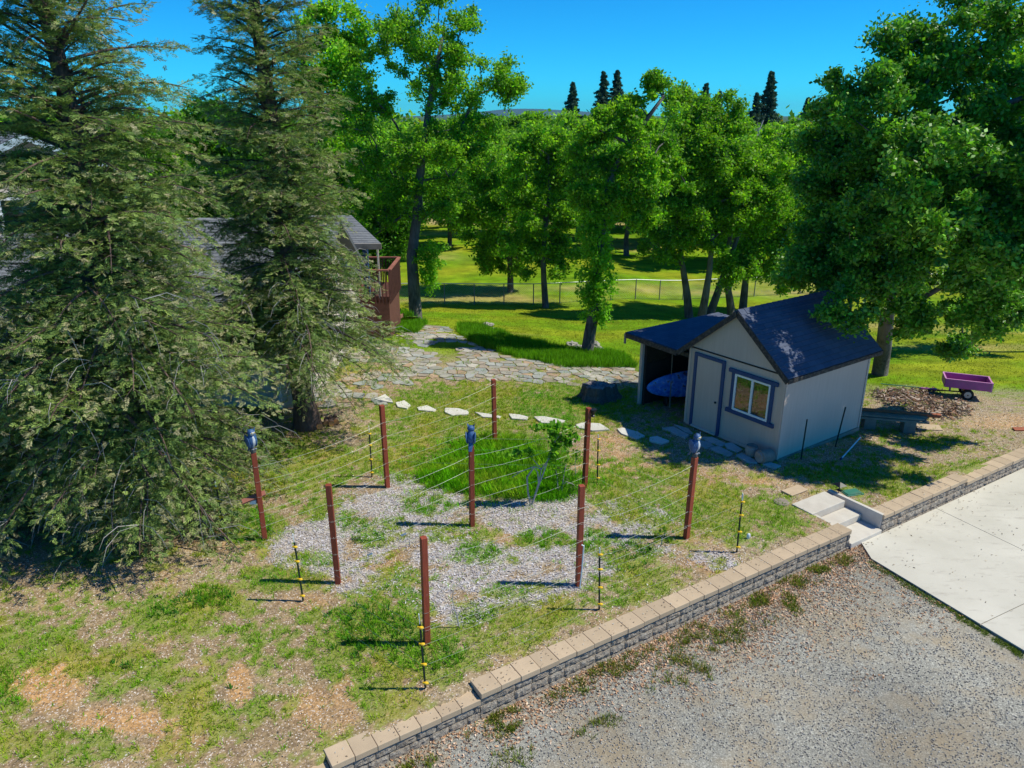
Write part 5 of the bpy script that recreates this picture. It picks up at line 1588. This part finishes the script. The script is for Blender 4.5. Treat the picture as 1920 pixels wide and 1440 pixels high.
# ---- far wood, one mass
rng = np.random.default_rng(900)
PP, CC, SS = [], [], []
nt_ = 1500
for i in range(nt_):
    y = 104 + 420 * rng.random() ** 1.5; x = (rng.random() * 2 - 1) * (y * .85 + 10)
    z = tz(x, y)
    h = rng.uniform(9.5, 14.5); r = rng.uniform(3.2, 5.5)
    if y > 180: h = rng.uniform(6.5, 9.8)
    m_ = int(240 if y < 200 else 110)
    d = unit(rng.normal(size=(m_, 3))); d[:, 2] = np.abs(d[:, 2]) * 1.0 - .25
    lump = 1 + .25 * np.sin(d[:, 0:1] * 4 + i) * np.cos(d[:, 1:2] * 5 + i * 2)
    p = d * np.array([r, r, h * .45]) * lump * (rng.random((m_, 1)) ** .25) + np.array([x, y, z + h * .56])
    PP.append(p)
    base = np.array(G1) + (np.array(G2) - np.array(G1)) * rng.uniform(.1, 1.1)
    if rng.random() < .08: base = np.array([.24, .20, .02])
    if rng.random() < .15: base = np.array(D1)
    CC.append(np.clip(base * np.exp(rng.normal(0, .2, (m_, 1))), 0, 1)); SS.append(np.full(m_, (.42 if y < 200 else .75)) * rng.uniform(.7, 1.3, m_))
P = np.concatenate(PP)
V = leaves(P, np.concatenate(SS), rng, .8, .7)
o = npmesh('distant_wood', V, quads(len(P)), M['oak'], None, {'col': np.repeat(np.concatenate(CC), 4, 0)})
tag(o, 'mass of green treetops filling the distance below the horizon', 'woodland', kind='stuff')

# mountains
xs = np.linspace(-6500, 6500, 240); rows = []
for k, yy in enumerate(np.linspace(7600, 8800, 10)):
    hgt = (40 + 70 * fbm(xs * .0008, xs * 0 + 2.2, 300, 4)) * math.sin(math.pi * k / 9) * (.02 + .98 * np.exp(-((xs - 250) / 800) ** 2)) - 8
    rows.append(np.stack([xs, np.full_like(xs, yy), hgt], 1))
V = np.concatenate(rows); i = np.arange(2400).reshape(10, 240)
t = NT('far_hill_forest'); M['hill'] = t.done(t.bsdf((.05, .08, .05), .95, None, 0, .1))
o = npmesh('mountains', V, np.stack([i[:-1, :-1].ravel(), i[:-1, 1:].ravel(), i[1:, 1:].ravel(), i[1:, :-1].ravel()], 1), M['hill'], None, None, True)
tag(o, kind='structure')

# ---------------------------------------------------------------- grapevines, saplings
def vine(px, arms, label, leafn, seed, h=.6, lc=(.13, .27, .02)):
    g = ground(*px); rng = np.random.default_rng(seed)
    s = thing('grapevine', label, 'grapevine', g, 0)
    m = MB(); tips = []
    for (path, r) in arms:
        pts = [Vector((0, 0, -.02))] + [at(q[0], q[1], g.y + (q[2] if len(q) > 2 else 0)) - g for q in path]
        m.tube(pts, list(np.linspace(r, r * .35, len(pts))), 6); tips += pts[2:] if len(pts) > 2 else pts[1:]
    m.build('stem', M['dead'], s)
    if leafn:
        T = np.array([tuple(t_) for t_ in tips]); P = T[rng.integers(0, len(T), leafn)] + rng.normal(size=(leafn, 3)) * .07
        V = leaves(P, .038 * rng.uniform(.6, 1.3, leafn), rng, .8, .85)
        npmesh('leaves', V, quads(leafn), M['oak'], s, {'col': np.repeat(np.array(lc) * np.exp(rng.normal(0, .25, (leafn, 1))), 4, 0)})
vine((996, 948), [([(990, 925), (988, 895), (1002, 875), (1015, 880), (1030, 860), (1035, 845), (1040, 825), (1038, 808), (1036, 795)], .022), ([(1003, 930), (1010, 905), (1008, 885), (1000, 875), (975, 885), (960, 895)], .02),
                    ([(1010, 905), (1015, 880), (995, 855), (990, 850)], .015), ([(1040, 830), (1050, 815), (1060, 820), (1066, 830)], .012), ([(1040, 825), (1062, 830), (1060, 838)], .01)], 'leafy grapevine with twin arching stems behind the middle row centre post', 0, 1)
g = ground(996, 948); rng = np.random.default_rng(3)
vl = [(1036, 800, 26, 8), (1037, 812, 8, 14), (1060, 825, 14, 14), (1040, 840, 8, 18), (1012, 800, 14, 5), (1034, 858, 6, 10), (962, 850, 20, 6), (995, 850, 4, 10), (1080, 816, 5, 4)]
Ps = []
for (x, y, rx, ry) in vl:
    c_ = at(x, y, g.y); k = pscale(c_); n = int(rx * ry * .75) + 14
    Ps.append(np.array(c_ - g) + rng.normal(size=(n, 3)) * np.array([rx * k, .10, ry * k]) * .55)
P = np.concatenate(Ps)
gv = [o for o in bpy.data.objects if o.name.startswith('grapevine')][-1]
npmesh('leaves', leaves(P, .05 * rng.uniform(.6, 1.3, len(P)), rng, .8, .85), quads(len(P)), M['oak'], gv, {'col': np.repeat(np.array([.20, .42, .03]) * np.exp(rng.normal(0, .25, (len(P), 1))), 4, 0)})
vine((1054, 931), [([(1054, 915), (1058, 885), (1062, 870)], .018), ([(1046, 915), (1045, 895), (1042, 880)], .015), ([(1054, 910), (1062, 903), (1075, 908), (1082, 915)], .012)], 'forked grapevine just left of the post with the solar light', 130, 2)
vine((1080, 895), [([(1078, 870), (1082, 850)], .010)], 'thin vine shoot beside the post with the solar light', 50, 5)
vine((862, 1177), [([(855, 1150), (848, 1125), (850, 1105)], .013), ([(858, 1155), (866, 1140)], .008)], 'bare thin curved vine cane near the front left post', 0, 3)
vine((690, 1052), [([(691, 1040), (688, 1025)], .010)], 'tiny bare sapling with a white tie, left of the pink one', 0, 6)
vine((768, 1025), [([(768, 1012), (760, 1006)], .012)], 'small bare sapling with a pinkish white tie', 0, 7)
vine((1240, 1022), [([(1242, 1008), (1250, 998)], .012), ([(1241, 1008), (1232, 1000)], .009)], 'small bare grapevine near the right front post', 20, 8)
for px, lab, o_ in (((695, 1045), 'white plastic tie hanging on the tiny bare sapling', .05), ((758, 1014), 'pinkish white plastic tie hanging on the small sapling', .12)):
    g = ground(*px)
    tag(MB().beam((-.06, 0, o_), (.05, -.03, o_ + .06), .035, .004, up=(0, -1, .4)).build('plant_tie', M['white'], None, loc=g), lab, 'plant tie')

# ---------------------------------------------------------------- scattered ground cover
rng = np.random.default_rng(4242)
def scatter_area(n, x0, x1, y0, y1):
    return rng.uniform(x0, x1, n), rng.uniform(y0, y1, n)
def footprint_ok(x, y, pad=.05):
    s, n = wall_sn(x, y)
    ok = n > .32
    lx = (x - 6.32) * math.cos(SA) + (y - 16.2) * math.sin(SA); ly = -(x - 6.32) * math.sin(SA) + (y - 16.2) * math.cos(SA)
    ok &= ~((lx > -pad) & (lx < 3.6) & (ly > -pad) & (ly < 2.97))
    ok &= ~((s > 10.5) & (s < 11.85) & (n < 1.35))
    return ok
def blades(x, y, z, h, w_, per, colf, spread=.03, lean=.5, name='grass', label='', mat='grass'):
    n = len(x)
    X = np.repeat(np.stack([x, y, z], 1), per, 0); hh = np.repeat(h, per) * rng.uniform(.5, 1.15, n * per)
    a = rng.uniform(0, 2 * math.pi, n * per)
    d = np.stack([np.cos(a), np.sin(a), np.zeros_like(a)], 1)
    X = X + d * (spread * rng.random(n * per))[:, None] - np.array([0, 0, .005])
    sd_ = np.stack([-d[:, 1], d[:, 0], np.zeros_like(a)], 1)
    ln = lean * rng.uniform(.2, 1.2, n * per)
    tip = X + d * (hh * ln)[:, None] + np.array([0, 0, 1.0]) * (hh * np.sqrt(np.maximum(.15, 1 - np.minimum(ln, .9) ** 2)))[:, None]
    ww = (w_ * rng.uniform(.6, 1.3, n * per))[:, None]
    mid = X * .45 + tip * .55 + np.array([0, 0, 1]) * (hh * .10)[:, None]
    V = np.stack([X - sd_ * ww * .6, X + sd_ * ww * .6, mid + sd_ * ww * .5, tip, mid - sd_ * ww * .5], 1).reshape(-1, 3)
    Fc = np.arange(5 * n * per).reshape(-1, 5)
    C = np.repeat(np.repeat(colf, per, 0) * np.exp(rng.normal(0, .2, (n * per, 1))), 5, 0)
    o = npmesh(name, V, Fc, M[mat], None, {'col': np.clip(C, 0, 1)})
    tag(o, label, 'grass', kind='stuff')
    return o
# yard grass tufts
x, y = scatter_area(150000, -9.5, 13.5, 6.8, 24)
Zs = zones(x, y)
p_ = Zs['grass'] * (.55 + .45 * np.clip(Zs['grn'], 0, 1)) * (1 - Zs['lawn'])
p_ = p_ * np.where(in_shape := inpoly(Zs['px'], Zs['py'], PATIO), .6, 1)
k = (rng.random(len(x)) < p_ * .75 + .03) & footprint_ok(x, y) & (Zs['px'] > -150) & (Zs['px'] < 2070) & (Zs['py'] < 1500)
x, y = x[k], y[k]; n1 = Zs['n1'][k]; gr = Zs['grn'][k]; z = terrain(x, y)
ca, cb, ccl = np.array([.19, .40, .010]), np.array([.34, .42, .025]), np.array([.08, .33, .008])
tt = np.clip((n1 - .35) * 2.6 + rng.normal(0, .25, len(x)), 0, 1)[:, None]
cf = ca + (cb - ca) * tt; cf = np.where((gr > .85)[:, None], cf * .45 + ccl * .65, cf)
blades(x, y, z, .05 + .05 * rng.random(len(x)) + .03 * (gr > .9), .007, 6, cf, .045, .8, 'yard_grass', 'patchy yellow green tufts of grass across the yard')
print('tufts', len(x))
# broad weeds
x, y = scatter_area(9000, -9, 9, 7, 20); Zs = zones(x, y)
wd_ = blobs(Zs['px'], Zs['py'], [(400, 1122, 50, 20, 1.2), (310, 1145, 40, 18, .9), (700, 1185, 75, 45, 1.2), (640, 1180, 40, 30, .6), (1180, 1045, 40, 25, .8), (1240, 1010, 40, 14, .6), (800, 1240, 60, 30, .5), (700, 1010, 35, 14, .7), (945, 1060, 25, 9, .8), (910, 1155, 20, 10, .8), (470, 1000, 40, 20, .6), (230, 1250, 40, 18, .6), (430, 1290, 25, 15, .6)])
k = (rng.random(len(x)) < wd_) & footprint_ok(x, y)
x, y = x[k], y[k]; z = terrain(x, y)
blades(x, y, z, np.full(len(x), .11), .014, 10, np.tile([.055, .19, .018], (len(x), 1)), .06, .9, 'weeds', 'clumps of broad leaved dark green weeds in the yard')
# tall grass by the rear post
x, y = scatter_area(60000, -4, 4.5, 12.5, 17.8); Zs = zones(x, y)
ip = inpoly(Zs['px'] + 45 * (Zs['n2'] - .5) * 2, Zs['py'] + 20 * (Zs['n1'] - .5), TALL)
dd_ = np.hypot((Zs['px'] - 950) / 190, (Zs['py'] - 885) / 62)
k = (ip & (rng.random(len(x)) < .5)) | (~ip & (rng.random(len(x)) < .16 * np.clip(1.35 - dd_, 0, 1) * 2) & (Zs['n2'] > .45))
hsc = np.where(ip, 1.0, .5)[k]
x, y = x[k], y[k]; z = terrain(x, y)
blades(x, y, z, (.14 + .24 * fbm(x * 2.5, y * 2.5, 3, 3)) * hsc, .006, 4, (np.array([.18, .52, .012]) + (np.array([.42, .48, .05]) - np.array([.15, .44, .012])) * np.clip((fbm(x * 1.6, y * 1.6, 13, 4) - .45) * 2.5 + rng.normal(0, .2, len(x)), 0, 1)[:, None]), .06, .5, 'tall_grass', 'dense tall green grass between the trellis rows')
# tall grass beyond patio, bed, tree foot
x, y = scatter_area(70000, -7.5, 5, 22, 31.5); Zs = zones(x, y)
ip = inpoly(Zs['px'] + 20 * (Zs['n2'] - .5), Zs['py'], [(860, 604), (900, 612), (960, 635), (1050, 655), (1170, 668), (1190, 690), (1060, 690), (960, 668), (890, 646), (860, 624)])
ib = (x < -3.7) & (y > 28.2) & (x > -7.5)
k = (ip & (rng.random(len(x)) < .75)) | (ib & (rng.random(len(x)) < .8))
x, y = x[k], y[k]; z = terrain(x, y)
pol = [(p.x, p.y) for p in bp]
inb = inpoly(x, y, pol); z = np.where(inb, BEDZ, z)
blades(x, y, z, .22 + .16 * fbm(x * 2, y * 2, 3, 2), .010, 4, np.tile([.15, .38, .012], (len(x), 1)) * (.8 + .4 * fbm(x, y, 13, 3))[:, None], .08, .3, 'tall_grass', 'tall uncut grass along the far side of the patio')
# lawn texture blades
x, y = scatter_area(60000, -9, 24, 21, 44); Zs = zones(x, y)
k = (rng.random(len(x)) < Zs['lawn'] * np.clip(1.4 - (y - 21) / 26, .15, 1)) & footprint_ok(x, y)
x, y = x[k], y[k]; z = terrain(x, y)
blades(x, y, z, np.full(len(x), .045), .012, 3, np.array([.17, .25, .01]) + (np.array([.28, .28, .03]) - np.array([.17, .25, .01])) * rng.random((len(x), 1)), .08, .7, 'lawn_grass', 'short mown lawn grass beyond the patio')

# litter chips and mulch
def chips(x, y, z, L, w_, C, name, label, cat, tilt=.5):
    n = len(x); a = rng.uniform(0, 2 * math.pi, n); P = np.stack([x, y, z], 1)
    N = unit(np.array([0, 0, 1.0]) + rng.normal(0, tilt, (n, 3))); A = np.stack([np.cos(a), np.sin(a), 0 * a], 1)
    U = unit(A - (A * N).sum(1, keepdims=True) * N); Vv = np.cross(N, U)
    L, w_ = L[:, None] * .5, w_[:, None] * .5
    V = np.stack([P - U * L, P + Vv * w_ - U * L * .3, P + U * L * 1.0, P - Vv * w_ + U * L * .2], 1).reshape(-1, 3)
    V[:, 2] = np.maximum(V[:, 2], np.repeat(z, 4) - .01)
    o = npmesh(name, V, quads(n), M['chip'], None, {'col': np.repeat(np.clip(C, 0, 1), 4, 0)})
    tag(o, label, cat, kind='stuff')
pal = np.array([[.60, .50, .36], [.43, .31, .20], [.70, .65, .55], [.28, .19, .12], [.58, .42, .27], [.50, .43, .34], [.18, .13, .09], [.76, .73, .66]])
x, y = scatter_area(150000, -9.5, 17, 6.8, 24.5); Zs = zones(x, y)
p_ = (.16 + .60 * Zs['lit'] + .12 * Zs['mul']) * (1 - Zs['grass'] * .65) * (1 - Zs['lawn'])
k = (rng.random(len(x)) < p_) & footprint_ok(x, y)
x, y = x[k], y[k]
C = pal[rng.integers(0, 8, len(x))] * rng.uniform(.6, .98, (len(x), 1))
chips(x, y, terrain(x, y) + .012, rng.uniform(.018, .052, len(x)), rng.uniform(.012, .028, len(x)), C, 'leaf_litter', 'dry tan and pinkish fallen leaves on the yard', 'leaf litter')
x, y = scatter_area(110000, -6.5, 6, 9, 15.5); Zs = zones(x, y)
k = (rng.random(len(x)) < np.clip(Zs['mul'], 0, 1) * .75 * (1 - .6 * Zs['grass'])) & footprint_ok(x, y)
x, y = x[k], y[k]
C = np.array([[.57, .53, .57], [.70, .66, .70], [.40, .36, .38], [.50, .43, .40]])[rng.integers(0, 4, len(x))] * rng.uniform(.75, 1.1, (len(x), 1))
chips(x, y, terrain(x, y) + .015, rng.uniform(.04, .09, len(x)), rng.uniform(.010, .02, len(x)), C, 'wood_chips', 'pale grey wood chip mulch around the vines', 'mulch', .4)
# bark pile near the wagon
x, y = scatter_area(9000, 9.5, 15, 18, 22.5); Zs = zones(x, y)
k = rng.random(len(x)) < blobs(Zs['px'], Zs['py'], [(1700, 740, 60, 22, 1), (1760, 770, 60, 18, .8), (1650, 720, 30, 16, .8)])
x, y = x[k], y[k]
C = np.array([[.12, .07, .05], [.30, .16, .10], [.42, .33, .28], [.08, .06, .05]])[rng.integers(0, 4, len(x))]
chips(x, y, terrain(x, y) + rng.uniform(.01, .12, len(x)), rng.uniform(.08, .28, len(x)), rng.uniform(.03, .07, len(x)), C, 'bark_scraps', 'heap of dark curled bark scraps between the lumber and the wagon', 'bark', .5)

# lower side of the wall: leaves, weeds, loose stones
def drive_pts(n, s0, s1, n0, n1):
    s = rng.uniform(s0, s1, n); q = rng.uniform(n0, n1, n)
    return WA[0] + WD[0] * s + WN[0] * q, WA[1] + WD[1] * s + WN[1] * q, s, q
def gz(x, y): return GZ + .035 * (fbm(x * .6, y * .6, 61, 3) - .5)
x, y, s, q = drive_pts(110000, -3, 12.2, -2.6, -.03)
d_ = 1.05 * np.exp(-(-q / (.38 + .38 * smooth(2, 9, s))) ** 1.4) * (.35 + .65 * fbm(x * 1.5, y * 1.5, 12, 3)) * (.35 + .65 * smooth(0, 4, s)) + .22 * smooth(.55, .7, fbm(x * 1.1, y * 1.1, 14, 3)) * np.exp(q * .5)
k = (rng.random(len(x)) < d_ * .9) & ~((s > 11.0) & (q < -.75))
x, y = x[k], y[k]
C = pal[rng.integers(0, 7, len(x))] * np.array([1.08, .84, .74]) * rng.uniform(.6, 1.05, (len(x), 1))
chips(x, y, gz(x, y) + .016, rng.uniform(.025, .065, len(x)), rng.uniform(.016, .034, len(x)), C, 'leaf_litter', 'brown and pink dry leaves drifted along the foot of the block wall', 'leaf litter', .5)
x, y, s, q = drive_pts(26000, -1, 11.5, -1.5, -.04)
gg = blobs(s, q, [(9.0, -.22, 1.3, .25, 1), (8.0, -.5, .8, .35, .9), (6.2, -.45, 1.2, .4, .5), (2.35, -.28, .45, .2, 1.1), (1.0, -.35, .3, .15, .7), (4.2, -.25, 1.0, .2, .5), (3.5, -1.1, .35, .2, .5), (2.2, -.9, .3, .2, .5), (5.5, -.9, .8, .3, .35)])
k = rng.random(len(x)) < gg * .9 * smooth(.38, .68, fbm(x * 4, y * 4, 15, 3))
x, y = x[k], y[k]
blades(x, y, gz(x, y), .05 + .07 * rng.random(len(x)), .008, 6, np.array([.14, .24, .02]) + (np.array([.24, .22, .04]) - np.array([.14, .24, .02])) * rng.random((len(x), 1)), .04, .7, 'weeds', 'green weeds and grass growing at the foot of the block wall')
# leaves blown on to the slab, the steps and the caps
x, y, s, q = drive_pts(2600, 10.8, 17, -3.6, -.08)
k = rng.random(len(x)) < .05 + .55 * np.exp(q * 4) * (s < 16)
x, y = x[k], y[k]; kk = (x - c0.x) * (-1) > -99; n_ = len(x)
C = pal[rng.integers(0, 7, n_)] * rng.uniform(.5, 1.0, (n_, 1))
inside = inpoly(x, y, slab_poly)
x, y, C = x[inside], y[inside], C[inside]
chips(x, y, np.full(len(x), SLZ + .012), rng.uniform(.02, .06, len(x)), rng.uniform(.012, .025, len(x)), C, 'leaf_litter', 'few dry leaves scattered on the concrete driveway slab', 'leaf litter', .3)
x, y, s, q = drive_pts(420, -3, 14.5, -.02, .28)
zc = np.where(s < 0, -.15, np.where(s < 2.2, -.05, .05)); ok = ~((s > 10.6) & (s < 11.8))
x, y, zc = x[ok], y[ok], zc[ok]
chips(x, y, zc + .012, rng.uniform(.015, .04, len(x)), rng.uniform(.01, .02, len(x)), pal[rng.integers(0, 8, len(x))] * .7, 'leaf_litter', 'small dry leaves lying on the tan cap stones', 'leaf litter', .3)
# grass fringe along the slab edge
nn = 1500; f = rng.random(nn) ** .8; e0 = Vector(c0); off = rng.normal(0, .05, nn) - .06
px_ = c0.x + dv.x * f * 6 + off * dv.y * -1 * -1; 
perp = Vector((dv.y, -dv.x, 0)); perp = perp if perp.dot(-sdir) > 0 else -perp
x = c0.x + dv.x * f * 4.5 + perp.x * (.03 + np.abs(off)); y = c0.y + dv.y * f * 4.5 + perp.y * (.03 + np.abs(off))
k = fbm(x * 3, y * 3, 5, 2) > .42; x, y = x[k], y[k]
blades(x, y, gz(x, y), np.full(len(x), .045), .007, 5, np.tile([.14, .20, .03], (len(x), 1)), .03, .8, 'weeds', 'thin line of weeds along the concrete slab edge')
# loose gravel stones
x, y, s, q = drive_pts(60000, -1.5, 13.5, -7.5, -.05)
pxx, pyy = proj(x, y, GZ)
cxx = (x - c0.x) * perp.x + (y - c0.y) * perp.y
k = (pyy < 1470) & (pxx > 520) & (pxx < 1960) & (cxx > .03) & (fbm(x * .8, y * .8, 19, 4) < .56)
x, y = x[k], y[k]; n = len(x)
ov = np.array([[1, 0, 0], [0, 1, 0], [-1, 0, 0], [0, -1, 0], [0, 0, 1], [0, 0, -1]], float)
of = np.array([[0, 1, 4], [1, 2, 4], [2, 3, 4], [3, 0, 4], [1, 0, 5], [2, 1, 5], [3, 2, 5], [0, 3, 5]])
a = rng.uniform(0, 6.28, n); sx = rng.uniform(.007, .017, n); sy = sx * rng.uniform(.6, 1, n); sz = sx * rng.uniform(.5, .8, n)
V = ov[None] * np.stack([sx, sy, sz], 1)[:, None] + rng.normal(0, .0015, (n, 6, 3))
Vx = V[..., 0] * np.cos(a)[:, None] - V[..., 1] * np.sin(a)[:, None]; Vy = V[..., 0] * np.sin(a)[:, None] + V[..., 1] * np.cos(a)[:, None]
V = np.stack([Vx + x[:, None], Vy + y[:, None], V[..., 2] + gz(x, y)[:, None] + .006], 2).reshape(-1, 3)
Fc = (of[None] + 6 * np.arange(n)[:, None, None]).reshape(-1, 3)
gp = np.array([[.34, .32, .31], [.20, .19, .19], [.44, .42, .40], [.40, .34, .29], [.22, .21, .20], [.56, .53, .49]])
C = np.repeat(gp[rng.integers(0, 6, n)] * rng.uniform(.8, 1.1, (n, 1)), 6, 0)
o = npmesh('loose_gravel', V, Fc, M['chip'], None, {'col': C}); tag(o, 'loose grey gravel covering the drive', 'gravel', kind='stuff')
print('gravel', n)

# ---------------------------------------------------------------- air
hz = MB().box(-7500, 7500, -60, 9400, -9, 135)
t = NT('haze_air')
pvn = t.n('ShaderNodeVolumePrincipled'); pvn.inputs['Density'].default_value = 5e-5; pvn.inputs['Color'].default_value = (.25, .6, 1, 1); pvn.inputs['Anisotropy'].default_value = .2
t.l(pvn.outputs[0], t.out.inputs['Volume'])
HAZE = True
if HAZE:
    o = hz.build('haze', t.m); tag(o, 'thin blue air between the camera and the mountains', 'haze', kind='stuff')
